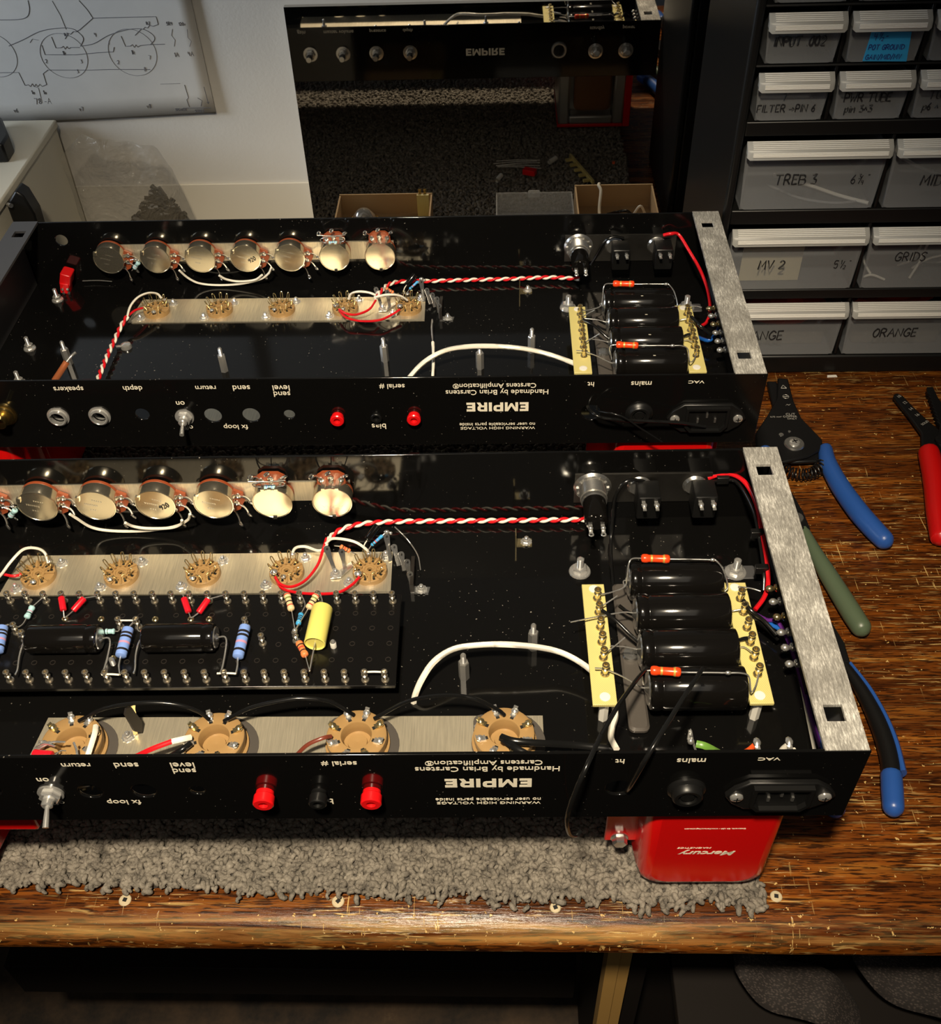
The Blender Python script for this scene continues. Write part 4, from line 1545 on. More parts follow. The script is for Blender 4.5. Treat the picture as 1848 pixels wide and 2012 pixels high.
        m.rbox(-.0036, .0036, -.005, .005, -.009, 0, .0010, 2, 0, Matrix.Translation((-.5095, .1880, .0105)) @ Matrix.Rotation(.2, 4, 'Y'))
        o = m.build('wire_connector', m_redplastic, P)
        for dx in (-.0020, .0022):
            for k in range(2):
                q = MB()
                q.cyl((-.5095 + dx, .1826, .0065 - k * .0035), (-.5095 + dx, .1815, .0065 - k * .0035), .0011, seg=10)
                q.build('connector_pin', m_steel, o)
        for x, y in ((-.5142, .1739), (-.5159, .1097), (-.5098, .0680)):
            inst('flange_nut', shared('bolt', me_bolt), P, (x, y, T_), scale=(.72, .72, .95))
        q = MB()
        q.lathe([(.0042, 0), (.0042, .0012), (.0036, .0030), (.0016, .0038), (0, .0039)], (-.4431, .1100, T_), (0, 0, 1), 18)
        q.tube([(-.4470, .1095, .0030), (-.4490, .1090, .0034), (-.4505, .1088, .0032)], .0009, 6, 3)
        q.build('dome_nut', m_chrome, P)
        # jack nuts on the near panel
        for x, z in ((-.4261, .0270), (-.4535, .0267)):
            q = MB()
            q.lathe([(.0072, 0), (.0072, .0008), (.0060, .0010), (.0058, .0030), (.0050, .0034), (.0046, .0030), (.0046, -.004)], (x, 0, z), (0, -1, 0), 28, caps=False)
            o = q.build('speaker_jack', m_chrome, P)
            q = MB()
            q.lathe([(.0047, -.0038), (.0, -.0038)], (x, 0, z), (0, -1, 0), 20)
            q.build('jack_bore', m_blackm, o)
        # gilt selector shaft at the left
        q = MB()
        q.lathe([(.0085, 0), (.0085, .0010), (.0072, .0014), (.0068, .0035), (.0045, .0040), (.0045, .0100), (.0036, .0106), (.0, .0106)], (-.4886, 0, .0290), (0, -1, 0), 24)
        q.tube([(-.4886, -.006, .0300), (-.4870, -.010, .0340), (-.4850, -.014, .0375)], [.0014, .0014, .0016], 8, 3)
        q.build('selector_shaft', m_brass, P)
    return P


def power_socket(P, x, y, rot):
    # saddle plate
    m = MB()
    m.lathe([(.0186, .0025), (.0186, .0031), (.0165, .0033)], (x + .0022, y, 0), (0, 0, 1), 36)
    m.rbox(x - .0155, x - .0065, y + .0030, y + .0170, .0025, .0032, .004)
    o = m.build('power_socket', m_greyclamp, P)
    m = MB()
    m.lathe([(.0160, .0030), (.0162, .0050), (.0148, .0056), (.0148, .0080), (.0152, .0086), (.0150, .0118), (.0142, .0124), (.0078, .0124), (.0074, .0118), (.0072, .0048), (.0050, .0046), (.0048, .0064), (.0030, .0064), (.0, .0060)], (x, y, 0), (0, 0, 1), 44)
    m.build('socket_ring', m_phenol, o)
    for k in range(8):
        a = 2 * math.pi * (k + .3) / 8 + rot
        M = Matrix.Translation((x, y, 0)) @ Matrix.Rotation(a, 4, 'Z')
        q = MB()
        q.box(.0098, .0134, -.0014, .0014, .0124, .0134, 0, M)
        q.add([M @ Vector(p) for p in ((.0120, -.0011, .0128), (.0120, .0011, .0128), (.0142, .0011, .0162), (.0142, -.0011, .0162), (.0126, -.0011, .0128), (.0126, .0011, .0128), (.0148, .0011, .0160), (.0148, -.0011, .0160))],
              [(0, 1, 2, 3), (7, 6, 5, 4), (0, 4, 5, 1), (2, 6, 7, 3), (1, 5, 6, 2), (3, 7, 4, 0)])
        q2 = MB()
        q2.box(.0086, .0100, -.0009, .0009, .01235, .0126, 0, M)
        q2.build('contact_slot', m_hole, o)
        c = M @ Vector((.0128, 0, .0140))
        q.sphere(c, .0018, 8, 5, (1.1, 1.1, .8))
        q.build('lug', m_solder if k % 3 else m_gold, o)
    inst('nut', shared('nut', me_nut()), P, (x - .0118, y + .0088, .0032))


def board(P):
    """turret board on its standoffs"""
    zb = .0166
    m = MB()
    m.box(-.4905, -.2145, .0650, .1262, zb - .0024, zb)
    o = m.build('turret_board', m_board, P, bevel=.0003)
    tm = shared('turret', me_turret)
    row = [(-.2191 - .01017 * k, .1210 + .00015 * k) for k in range(24)] + [(-.2199 - .01029 * k, .0685 + .0001 * k) for k in range(24)]
    mid = [(-.4220, .1020), (-.4159, .0968), (-.3659, .1050), (-.3561, .1049), (-.2972, .1040), (-.2867, .0928), (-.2690, .0945)]
    for x, y in row + mid:
        inst('turret', tm, o, (x, y, zb), (0, 0, x * 77))
    rings = [(-.3984, .1115), (-.3783, .1109), (-.3288, .1102), (-.3484, .1104), (-.3187, .1100), (-.3651, .0841), (-.4184, .1012)]
    for x, y in rings:
        inst('eyelet', shared('ring', me_ring), o, (x, y, zb))
    # spare holes with pale rims, joined because they are tiny
    m = MB()
    used = row + mid + rings
    for j, y in enumerate((.1131, .1027, .0923, .0818)):
        for k in range(27):
            x = -.2193 - .00985 * k
            if min((x - a) ** 2 + (y - b) ** 2 for a, b in used) > .0032 ** 2:
                m.lathe([(.0011, .00005), (.0012, .0002), (.0015, .0002), (.0016, 0)], (x, y, zb), (0, 0, 1), 10, caps=False)
    h = m.build('board_holes', m_phenblack, o)
    h['kind'] = 'stuff'
    q = MB()
    q.lathe([(.0017, zb), (.0017, zb + .0035), (.0012, zb + .0043), (0, zb + .0044)], (-.2487, .0905, 0), (0, 0, 1), 12)
    q.build('stud_tip', m_nylon, P)
    # two large coupling capacitors
    for x0, x1 in ((-.4098, -.3718), (-.3482, -.3102)):
        c = electrolytic(P, x0, x1, .0912, .0246, .0076, 'coupling_capacitor', flip=True)
        lead(c, [(x0, .0910, .0246), (x0 - .0022, .0895, .0240), (x0 - .0030, .0830, .0220), (x0 - .0015, .0740, .0215), (x0 - .0010, .0700, .0225)], .0005)
        lead(c, [(x1 + .0018, .0910, .0250), (x1 + .0050, .0908, .0255), (x1 + .0062, .0885, .0245), (x1 + .0062, .0820, .0225), (x1 + .0060, .0740, .0215), (x1 + .0057, .0700, .0222)], .0005)
    for xa, xb_ in ((-.3656, -.3565), (-.3059, -.2961), (-.2302, -.2199)):
        lead(P, [(xa, .0693, .0226), ((xa + xb_) / 2, .0692, .0230), (xb_, .0691, .0226)], .00055, m_whiteins, name='jumper_wire')
    lead(P, [(-.3659, .1050, .0226), (-.3561, .1049, .0226)], .0005, m_whiteins, name='jumper_wire')
    big = ((.06, m_blue), (.22, m_bandk), (.36, m_bandk), (.58, m_bandp), (.82, m_bandk))
    big = ((.24, m_bandk), (.36, m_bandk), (.56, m_bandp), (.80, m_bandk))
    resistor(P, (-.3586, .0990, .0235), (-.3591, .0815, .0215), .0030, m_blue, big, ([(-.3586, .0990, .0235), (-.3575, .1035, .0225)], [(-.3591, .0815, .0215), (-.3585, .0755, .0215), (-.3562, .0692, .0225)]), 'large_resistor', False, .0005)
    resistor(P, (-.2960, .0998, .0235), (-.2972, .0800, .0215), .0030, m_blue, big, ([(-.2960, .0998, .0235), (-.2970, .1040, .0225)], [(-.2972, .0800, .0215), (-.2965, .0745, .0215), (-.2963, .0692, .0225)]), 'large_resistor', False, .0005)
    resistor(P, (-.4272, .1010, .0235), (-.4254, .0852, .0215), .0030, m_blue, big, ([(-.4272, .1010, .0235), (-.4250, .1030, .0225)], [(-.4254, .0852, .0215), (-.4240, .0700, .0215)]), 'large_resistor', False, .0005)
    for a, b_, tip, to in (((-.4018, .1220, .0225), (-.3989, .1142, .0205), (-.4016, .1240, .0225), (-.3984, .1112, .0178)), ((-.3887, .1212, .0225), (-.3936, .1138, .0205), (-.3815, .1225, .0225), (-.3980, .1110, .0178)),
                           ((-.3334, .1204, .0225), (-.3294, .1118, .0205), (-.3345, .1230, .0225), (-.3286, .1104, .0178)), ((-.3197, .1194, .0225), (-.3240, .1114, .0205), (-.3110, .1225, .0225), (-.3283, .1100, .0178))):
        resistor(P, a, b_, .0018, m_redsleeve, (), ([tip, a], [b_, to]), 'sleeved_resistor', False)
    resistor(P, (-.4163, .1165, .0215), (-.4178, .1090, .0205), .0017, m_ltblue, ((.45, m_bandp), (.6, m_bandk)), ([(-.4163, .1165, .0215), (-.4128, .1225, .0215)], [(-.4178, .1090, .0205), (-.4190, .1050, .0200), (-.4220, .1030, .0195)]))
    tb = ((.10, m_bandr), (.30, m_bandg), (.52, m_bandk), (.74, m_bandr))
    node_ = (-.2690, .0960, .0235)
    resistor(P, (-.2766, .1212, .0240), (-.2728, .1108, .0225), .0019, m_tan, tb, ([(-.2766, .1212, .0240), (-.2782, .1235, .0225)], [(-.2728, .1108, .0225), node_]))
    resistor(P, (-.2600, .1205, .0240), (-.2640, .1118, .0225), .0019, m_tan, tb, ([(-.2600, .1205, .0240), (-.2590, .1232, .0225)], [(-.2640, .1118, .0225), node_]))
    resistor(P, (-.2673, .1086, .0225), (-.2681, .1008, .0225), .0014, m_skyblue, ((.3, m_bandk), (.45, m_bandk), (.6, m_bandk), (.8, m_ltblue)), ([(-.2673, .1086, .0225), (-.2660, .1150, .0225), (-.2692, .1222, .0225)], [(-.2681, .1008, .0225), node_]))
    resistor(P, (-.2664, .0892, .0225), (-.2617, .0802, .0220), .0019, m_orres, ((.28, m_bandk), (.45, m_bandr), (.66, m_bandk)), ([(-.2664, .0892, .0225), node_], [(-.2617, .0802, .0220), (-.2583, .0700, .0230)]))
    blob(P, node_, .0016)
    # yellow film capacitor
    a, b_ = Vector((-.2557, .1108, .0245)), Vector((-.2575, .0872, .0235))
    L = (b_ - a).length
    m = MB()
    m.lathe([(.0030, .0), (.0052, .0002), (.0057, .001), (.0057, L), (.0053, L + .0003), (.0050, L - .0006), (.0, L - .0008)], a, b_ - a, 36)
    c = m.build('film_capacitor', m_yellowcap, P, sharp=40)
    lead(c, [a, (-.2566, .1160, .0240), (-.2588, .1228, .0228)], .0004)
    lead(c, [b_ - (b_ - a).normalized() * .002, (-.2578, .0800, .0235), (-.2583, .0705, .0230)], .0004)
    # small parts half hidden between the big ones
    resistor(P, (-.3720, .0992, .0205), (-.3668, .0992, .0205), .0015, m_ltblue, ((.3, m_grip_green),), ([(-.3668, .0992, .0205), (-.3650, .1000, .0200), (-.3659, .1040, .0195)],))
    resistor(P, (-.3525, .0990, .0205), (-.3470, .0980, .0205), .0015, m_orres, ((.3, m_bandk),), ([(-.3525, .0990, .0205), (-.3545, .1000, .0200), (-.3561, .1040, .0195)],))


m_board = mat('black_turret_board', (.0045, .0042, .004), .22, spec=.5)

# ------------------------------------------------------------------ room and bench
wall = plain_box('wall_back', (-2.4, 2.2, .4030, .52, -.74, 1.7), m_wall)
tag(wall, 'off-white painted wall behind the bench', None, None, 'structure')
bb = plain_box('baseboard_back', (-.72, -.344, .4008, .4030, 0, .0760), m_ledge, bevel=.0006)
tag(bb, 'cream painted upstand along the wall foot', None, None, 'structure')
flr = plain_box('floor', (-2.4, 2.2, -2.2, .52, -.78, -.74), m_floor)
tag(flr, 'dark dusty floor under the bench', None, None, 'structure')

bench = thing('workbench', 'worn dark oak workbench with a rounded scratched front edge', 'workbench', (-.1, .05, -.74))
BO = Vector((.1, -.05, .74))
prof = [(.4020, 0), (-.2680, 0), (-.2740, -.0004), (-.2795, -.0020), (-.2840, -.0050), (-.2872, -.0095), (-.2882, -.0140), (-.2878, -.0175), (-.2855, -.0195), (-.2800, -.0200), (.4020, -.0200)]
q = MB()
n = len(prof)
vs = [(x, p[0], p[1]) for x in (-.95, .75) for p in prof]
q.add(vs, [tuple(range(n)), tuple(reversed(range(n, 2 * n)))] + [(i, n + i, n + (i + 1) % n, (i + 1) % n) for i in range(n)])
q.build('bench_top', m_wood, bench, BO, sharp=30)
for x0, x1, y, mm in ((-.0965, -.0880, -.2380, m_yleg), (-.0875, -.0800, -.2360, m_yleg)):
    plain_box('leg_board', (x0, x1, y, y + .012, -.74, -.0205), mm, bench).location = BO
plain_box('side_panel', (-.0700, .62, -.2050, -.1950, -.74, -.0205), m_darkwood, bench, .001).location = BO
plain_box('side_panel', (-.0780, -.0660, -.2300, -.05, -.74, -.0205), m_darkwood, bench, .001).location = BO
plain_box('stretcher', (-.62, -.10, -.1500, -.1300, -.46, -.40), m_darkwood, bench, .001).location = BO
plain_box('leg_board', (-.90, -.86, -.24, -.20, -.74, -.0205), m_darkwood, bench).location = BO
plain_box('leg_board', (.66, .70, -.24, -.20, -.74, -.0205), m_darkwood, bench).location = BO
# pale offcut on the floor under the bench
q = MB()
q.prism([(0, 0), (.16, .012), (.165, .040), (.05, .034), (.0, .028)], 0, .012)
oc = q.build('wood_offcut', m_yleg, None, (-.17, .02, -.74), (0, 0, .1), bevel=.001)
tag(oc, 'pale wood offcut lying on the dark floor under the bench', 'offcut')


def cushion(name, label, c, L, r, rot):
    q = MB()
    n, m_ = 24, 12
    vs = []
    for i in range(n + 1):
        t = -1 + 2 * i / n
        rr = r * (max(0, 1 - abs(t) ** 3.2)) ** .5
        for k in range(m_):
            a = 2 * math.pi * k / m_
            vs.append((t * L, rr * math.cos(a) * 1.25, rr * .62 * math.sin(a) + .006 * math.sin(t * 5)))
    fs = [(i * m_ + k, i * m_ + (k + 1) % m_, (i + 1) * m_ + (k + 1) % m_, (i + 1) * m_ + k) for i in range(n) for k in range(m_)]
    q.add(vs, fs)
    o = q.build(name, m_knit, None, c, rot)
    return tag(o, label, 'cushion')


cushion('knit_bolster', 'dark brown knitted bolster under the bench edge beside the wooden leg', (.0240, -.2560, -.150), .044, .0150, (0, .12, -.40))
cushion('knit_bolster', 'second dark knitted bolster under the bench, nearer the room corner', (.1080, -.2520, -.150), .052, .0160, (0, .10, -.42))
# trestle that carries both bolsters
tr = plain_box('shelf_board', (-.05, .30, -.2840, -.2060, -.1900, -.1795), m_darkwood, None, .001)
tag(tr, 'black shelf board under the bench top carrying two knitted bolsters', 'shelf')

# ------------------------------------------------------------------ carpet offcut with its looped pile
carpet = thing('carpet_mat', 'grey looped-pile carpet offcut laid over the wooden bench', 'carpet', (-.32, .05, 0))
CO = Vector((.32, -.05, 0))


def carpet_edge(x):
    return -.2618 - .0095 * (x + .4413) / .4155 + .0012 * math.sin(x * 90) + .0009 * math.sin(x * 233 + 1)


xs = np.linspace(-.5655, -.0265, 90)
q = MB()
vs = []
for x in xs:
    for z in (0, .0045):
        vs += [(x, carpet_edge(x) + .003, z), (x, .385, z)]
fs = []
for i in range(len(xs) - 1):
    a, b_ = i * 4, i * 4 + 4
    fs += [(a + 2, b_ + 2, b_ + 3, a + 3), (a, a + 1, b_ + 1, b_), (a, b_, b_ + 2, a + 2), (a + 1, a + 3, b_ + 3, b_ + 1)]
fs += [(0, 2, 3, 1), (len(vs) - 4, len(vs) - 3, len(vs) - 1, len(vs) - 2)]
q.add(vs, fs)
q.build('backing', m_backing, carpet, CO)


def loop_shape(nr, ns):
    """one loop of yarn, unit size: an arch of thick twisted thread"""
    P = []
    for i in range(nr):
        t = math.pi * (i / (nr - 1))
        P.append(Vector((-math.cos(t) * .60, .16 * math.sin(2 * t), math.sin(t) * .80)))
    mm = MB()
    mm.tube(P, [.40, .48, .52, .48, .40], ns, smooth=False)
    return np.array(mm.v), mm.f


def pile(points, size, nr, ns):
    v0, f0 = loop_shape(nr, ns)
    N = len(points)
    nv = len(v0)
    ang = rng.uniform(0, 2 * np.pi, N)
    s = size * rng.uniform(.75, 1.3, N)
    tilt = rng.normal(0, .3, N)
    c, sn = np.cos(ang), np.sin(ang)
    V = np.repeat(v0[None], N, 0)
    y, z = V[:, :, 1].copy(), V[:, :, 2].copy()
    ct, st = np.cos(tilt)[:, None], np.sin(tilt)[:, None]
    V[:, :, 1] = y * ct - z * st
    V[:, :, 2] = y * st + z * ct
    x, y = V[:, :, 0].copy(), V[:, :, 1].copy()
    V[:, :, 0] = x * c[:, None] - y * sn[:, None]
    V[:, :, 1] = x * sn[:, None] + y * c[:, None]
    V *= s[:, None, None]
    V += points[:, None, :]
    me = bpy.data.meshes.new('pile')
    quads = np.array([f for f in f0 if len(f) == 4])
    F = (quads[None] + (np.arange(N) * nv)[:, None, None]).reshape(-1, 4)
    nf = len(F)
    me.vertices.add(N * nv)
    me.vertices.foreach_set('co', V.reshape(-1))
    me.loops.add(nf * 4)
    me.loops.foreach_set('vertex_index', F.reshape(-1).astype(np.int32))
    me.polygons.add(nf)
    me.polygons.foreach_set('loop_start', np.arange(nf, dtype=np.int32) * 4)
    me.polygons.foreach_set('loop_total', np.full(nf, 4, np.int32))
    me.polygons.foreach_set('use_smooth', np.ones(nf, bool))
    me.update(calc_edges=True)
    me.materials.append(m_loop)
    o = inst('pile', me, carpet, CO)
    o['kind'] = 'stuff'
    return o


def scatter(x0, x1, y0, y1, step):
    gx = np.arange(x0, x1, step)
    gy = np.arange(y0, y1, step)
    X, Y = np.meshgrid(gx, gy)
    X = X + rng.uniform(-.5, .5, X.shape) * step * .9
    Y = Y + rng.uniform(-.5, .5, Y.shape) * step * .9
    Z = .0040 + rng.uniform(-.0006, .0012, X.shape)
    P = np.stack([X, Y, Z], -1).reshape(-1, 3)
    e = np.array([carpet_edge(x) for x in P[:, 0]])
    hang = (P[:, 1] < e)
    keep = (P[:, 1] > e - .0045 * rng.random(len(P)) * (rng.random(len(P)) > .55)) & (P[:, 0] < -.0255)
    P[hang, 2] -= .0016
    return P[keep]


pile(scatter(-.5640, -.0200, -.2830, -.1850, .0023), .0026, 6, 6)
pile(scatter(-.5630, -.0250, -.1850, .383, .0034), .0027, 5, 5)

# pale round nail heads along the carpet edge
for x, y, rr, lb in ((-.3726, -.2690, .0034, 'pale round nail head in front of the carpet, under the red test jacks'), (-.2551, -.2688, .0034, 'pale round nail head beside the carpet edge, under the black test jack'),
                     (-.1371, -.2712, .0030, 'round nail head half hidden by carpet loops below the printed name'), (-.0178, -.2640, .0032, 'shiny round nail head at the carpet corner beside the red transformer')):
    q = MB()
    q.lathe([(rr, 0), (rr * 1.02, .0004), (rr * .9, .0008), (0, .0009)], (0, 0, 0), (0, 0, 1), 20)
    o = q.build('nail_head', m_brassnail, None, (x, y, 0))
    q = MB()
    q.box(-.0011, .0011, -.0011, .0011, .0006, .0010)
    q.build('nail_socket', m_hole, o, rot=(0, 0, x * 9))
    tag(o, lb, 'nail')

# ------------------------------------------------------------------ smoked mirror panel, paper, box, bag
mir = plain_box('mirror_panel', (-.3455, .2200, .3938, .3995, 0, .2375), m_mirror)
tag(mir, 'dark smoked mirror panel leaning upright behind the rear amplifier', 'mirror')

paper = MB()
nx, nz = 30, 16
vs = []
xl, xr = -.80, -.4215
for i in range(nx + 1):
    for j in range(nz + 1):
        u, w = i / nx, j / nz
        x = xl + (xr - xl) * u
        zb_ = .1400 + (.1475 - .1400) * max(0, (x + .64) / .2185)
        z = zb_ + (.42 - zb_) * w
        x2 = x - .006 * w * u
        bow = .0012 + .0035 * (1 - w) ** 4 * (.6 + .4 * math.sin(x * 21)) + .002 * u ** 8
        vs.append((x2, .4026 - bow, z))
m1 = (nz + 1)
fs = [(i * m1 + j, (i + 1) * m1 + j, (i + 1) * m1 + j + 1, i * m1 + j + 1) for i in range(nx) for j in range(nz)]
paper.add(vs, fs)
pp = paper.build('paper_sheet', m_paper)
sd = pp.modifiers.new('Solid', 'SOLIDIFY')
sd.thickness = .0005
sd.offset = 1
tag(pp, 'large paper sheet with a pencilled wiring diagram pinned to the wall', 'paper')


def paper_y(x, z):
    u = (x - xl) / (xr - xl)
    zb_ = .1400 + (.1475 - .1400) * max(0, (x + .64) / .2185)
    w = max(0, (z - zb_) / (.42 - zb_))
    return .4026 - (.0012 + .0035 * (1 - w) ** 4 * (.6 + .4 * math.sin(x * 21)) + .002 * u ** 8) - .0007


def pen(lines, m, r=.00028, name='drawn_lines'):
    q = MB()
    for l in lines:
        P = []
        for (xa, za), (xb_, zb_) in zip(l, l[1:]):
            nseg = max(1, int(math.hypot(xb_ - xa, zb_ - za) / .006))
            P += [(xa + (xb_ - xa) * k / nseg, za + (zb_ - za) * k / nseg) for k in range(nseg)]
        P.append(l[-1])
        q.tube([(x, paper_y(x, z), z) for x, z in P], r, 4, smooth=False)
    return q.build(name, m, pp)


def curve2(l, n=5):
    return [(p.x, p.y) for p in smooth_path([(a, b_, 0) for a, b_ in l], n)]


PENL = [[(-.5920, .2301), (-.5761, .2302), (-.5676, .2323), (-.5636, .2381), (-.5625, .2454)], [(-.5915, .2085), (-.5769, .2136), (-.5604, .2201), (-.5438, .2225), (-.5313, .2218), (-.5250, .2164), (-.5245, .2125), (-.5285, .2072)],
        [(-.5191, .2445), (-.5142, .2371), (-.5112, .2301)], [(-.5285, .2072), (-.5159, .2093), (-.5013, .2159), (-.4843, .2201), (-.4715, .2206), (-.4638, .2166), (-.4621, .2120), (-.4668, .2075)]]
PENS = [[(-.5112, .2301), (-.4565, .2304), (-.4562, .2240), (-.4608, .2226), (-.4640, .2234), (-.4660, .2212), (-.4680, .2220), (-.4700, .2204), (-.4715, .2206), (-.4784, .2154)], [(-.5112, .2301), (-.5252, .2209), (-.5289, .2192), (-.5312, .2195), (-.5343, .2173), (-.5360, .2182), (-.5402, .2136)],
        [(-.5516, .2154), (-.5505, .2061), (-.5456, .2063), (-.5436, .2075), (-.5427, .2050), (-.5405, .2072), (-.5395, .2053), (-.5375, .2063), (-.5296, .2062)],
        [(-.4907, .2149), (-.4891, .2064), (-.4846, .2066), (-.4827, .2078), (-.4817, .2054), (-.4796, .2075), (-.4785, .2056), (-.4757, .2069), (-.4668, .2075), (-.4541, .2076)],
        [(-.5622, .2087), (-.5619, .2006), (-.5346, .2001), (-.5148, .2015), (-.5010, .2020), (-.4992, .2059)], [(-.6075, .1857), (-.5903, .1857), (-.5883, .1743)],
        [(-.5883, .1743), (-.5849, .1748), (-.5838, .1731), (-.5812, .1758), (-.5805, .1730), (-.5781, .1753), (-.5772, .1730), (-.5745, .1752), (-.5730, .1732), (-.5684, .1748)], [(-.5684, .1748), (-.5686, .1844), (-.5635, .1875), (-.5255, .1868), (-.5091, .1871), (-.4720, .1864)]]
PENF = [[(-.5804, .1734), (-.5768, .1717), (-.5777, .1585)], [(-.4448, .2200), (-.4468, .2148), (-.4445, .2109), (-.4465, .2056)], [(-.4320, .2197), (-.4330, .2129), (-.4305, .2098), (-.4331, .2053)], [(-.5025, .2113), (-.5030, .2080)],
        [(-.5420, .2445), (-.5385, .2330), (-.5370, .2215)], [(-.4660, .1735), (-.4480, .1738)], [(-.5640, .2130), (-.5690, .2140), (-.5720, .2110)]]
PENK = [[(-.4446, .1723), (-.4435, .1609), (-.4455, .1592), (-.4445, .1526)], [(-.4353, .1607), (-.4317, .1582), (-.4336, .1532)], [(-.4275, .1704), (-.4265, .1556)], [(-.4275, .1570), (-.4265, .1552), (-.4255, .1570)], [(-.4505, .1517), (-.4248, .1515)]]


def ell(cx, cz, rx, rz, a0=0, a1=360):
    return [(cx + rx * math.cos(math.radians(a0 + (a1 - a0) * k / 36)), cz + rz * math.sin(math.radians(a0 + (a1 - a0) * k / 36))) for k in range(37)]


pen([curve2(l) for l in PENL] + PENS, m_pencil, .00026)
pen(PENF + [ell(-.5455, .1993, .0205, .0190), ell(-.4843, .2010, .0209, .0198), ell(-.6080, .2010, .0205, .0190)], m_pencil2, .00022, 'faint_pencil_lines')
pen(PENK, m_pencil, .00030)

# ------------------------------------------------------------------ hand lettering made of pen strokes
STROKES = {
    'A': ['0,0 .45,1 .9,0', '.2,.4 .72,.4'], 'B': ['0,0 0,1', '0,1 .55,.95 .6,.65 0,.55 .7,.45 .7,.1 0,0'], 'C': ['.8,.85 .4,1 .05,.6 .1,.15 .5,0 .8,.15'], 'D': ['.1,0 .1,1', '-.05,1 .6,.9 .85,.5 .6,.1 0,0'], 'E': ['.7,1 .05,1 .05,0 .7,.03', '.05,.52 .55,.55'],
    'F': ['.05,0 .05,1 .7,1', '.05,.52 .5,.55'], 'G': ['.8,.85 .4,1 .05,.55 .15,.1 .5,0 .8,.2 .8,.45 .45,.45'], 'I': ['.1,0 .15,1'], 'K': ['0,0 0,1', '.7,1 .02,.45 .75,0'], 'L': ['.05,1 .05,0 .65,.04'], 'M': ['0,0 .1,1 .45,.3 .85,1 .95,0'],
    'N': ['0,0 .05,1 .75,0 .8,1'], 'O': ['.4,1 .05,.6 .15,.1 .5,0 .8,.4 .7,.9 .4,1'], 'P': ['.05,0 .05,1 .6,.95 .7,.7 .55,.5 .05,.48'], 'R': ['.05,0 .05,1 .6,.95 .68,.72 .5,.52 .05,.5', '.3,.5 .8,0'], 'S': ['.7,.9 .35,1 .05,.75 .6,.4 .6,.1 .2,0 0,.12'],
    'T': ['0,1 .9,1', '.45,1 .42,0'], 'U': ['.05,1 .05,.3 .3,0 .6,.1 .7,.4 .72,1'], 'V': ['0,1 .4,0 .8,1'], 'W': ['0,1 .2,0 .45,.6 .7,0 1,1'], '0': ['.35,1 .05,.6 .15,.1 .45,0 .65,.4 .55,.9 .35,1'], '1': ['.1,.8 .3,1 .3,0'],
    '2': ['.05,.8 .35,1 .65,.8 .55,.5 .05,.05 .75,.03'], '3': ['.05,.95 .6,1 .3,.6 .65,.45 .55,.1 .05,.05'], '4': ['.1,1 .05,.5 .65,.5', '.5,.95 .45,0'], '5': ['.65,1 .15,1 .1,.6 .5,.6 .6,.25 .4,0 .05,.1'], '6': ['.5,1 .1,.5 .1,.15 .4,0 .6,.25 .4,.5 .1,.35'],
    '7': ['.05,1 .65,1 .35,0'], '8': ['.4,.55 .1,.8 .4,1 .6,.8 .4,.55 .1,.25 .35,0 .65,.25 .4,.55'], '9': ['.6,.75 .3,.55 .1,.8 .35,1 .6,.85 .55,.4 .35,0'], '.': ['.1,0 .18,.06'], '/': ['0,-.15 .5,1.1'], '>': ['-.1,.35 .8,.4', '.5,.6 .85,.4 .5,.15'],
    '"': ['.1,1.05 .2,1', '.25,1.05 .32,.98'], 'p': ['.05,-.35 .08,.6', '.08,.5 .4,.65 .6,.4 .45,.1 .08,.1'], 'i': ['.1,0 .12,.55', '.13,.8 .16,.84'], 'n': ['.05,0 .08,.6', '.08,.4 .35,.62 .55,.5 .58,0'], 'd': ['.55,.95 .55,0', '.55,.1 .25,0 .05,.25 .25,.5 .52,.4'],
    '~': ['0,.25 .25,.7 .5,.25'], ' ': [], 'k': ['0,0 0,1', '.5,.6 .02,.3 .55,0'], 'v': ['0,.6 .25,0 .5,.6'], 'h': ['0,1 0,0', '0,.4 .3,.6 .5,.4 .5,0'], 'o': ['.3,.55 .05,.3 .25,0 .5,.25 .3,.55'], '-': ['0,.4 .5,.42']}


def scribble(text, origin, X, Y, h, r, m, parent, name='handwriting', slant=.05, aspect=.75):
    """text may hold line breaks; origin is the foot of the first line"""
    X, Y, O = Vector(X), Vector(Y), Vector(origin)
    q = MB()
    rnd = random.Random(text)
    for li, line in enumerate(text.split('\n')):
        cx = 0.
        for ch in line:
            wj = 0
            for st in STROKES.get(ch, []):
                pts = []
                for p in st.split():
                    a, b_ = (float(t) for t in p.split(','))
                    wj = max(wj, a)
                    a += rnd.uniform(-.03, .03)
                    b_ += rnd.uniform(-.03, .03)
                    pts.append(O + X * ((cx + (a + b_ * slant) * aspect) * h) + Y * ((b_ - li * 1.5) * h))
                if len(pts) > 2:
                    sm = smooth_path(pts, 3) if ch in 'CDGOPRSUBJ02356890apdnho' else pts
                else:
                    sm = pts
                q.tube(sm, r, 5, smooth=False)
            cx += (wj if wj else .35) * aspect + .24 * aspect
    return q.build(name, m, parent)


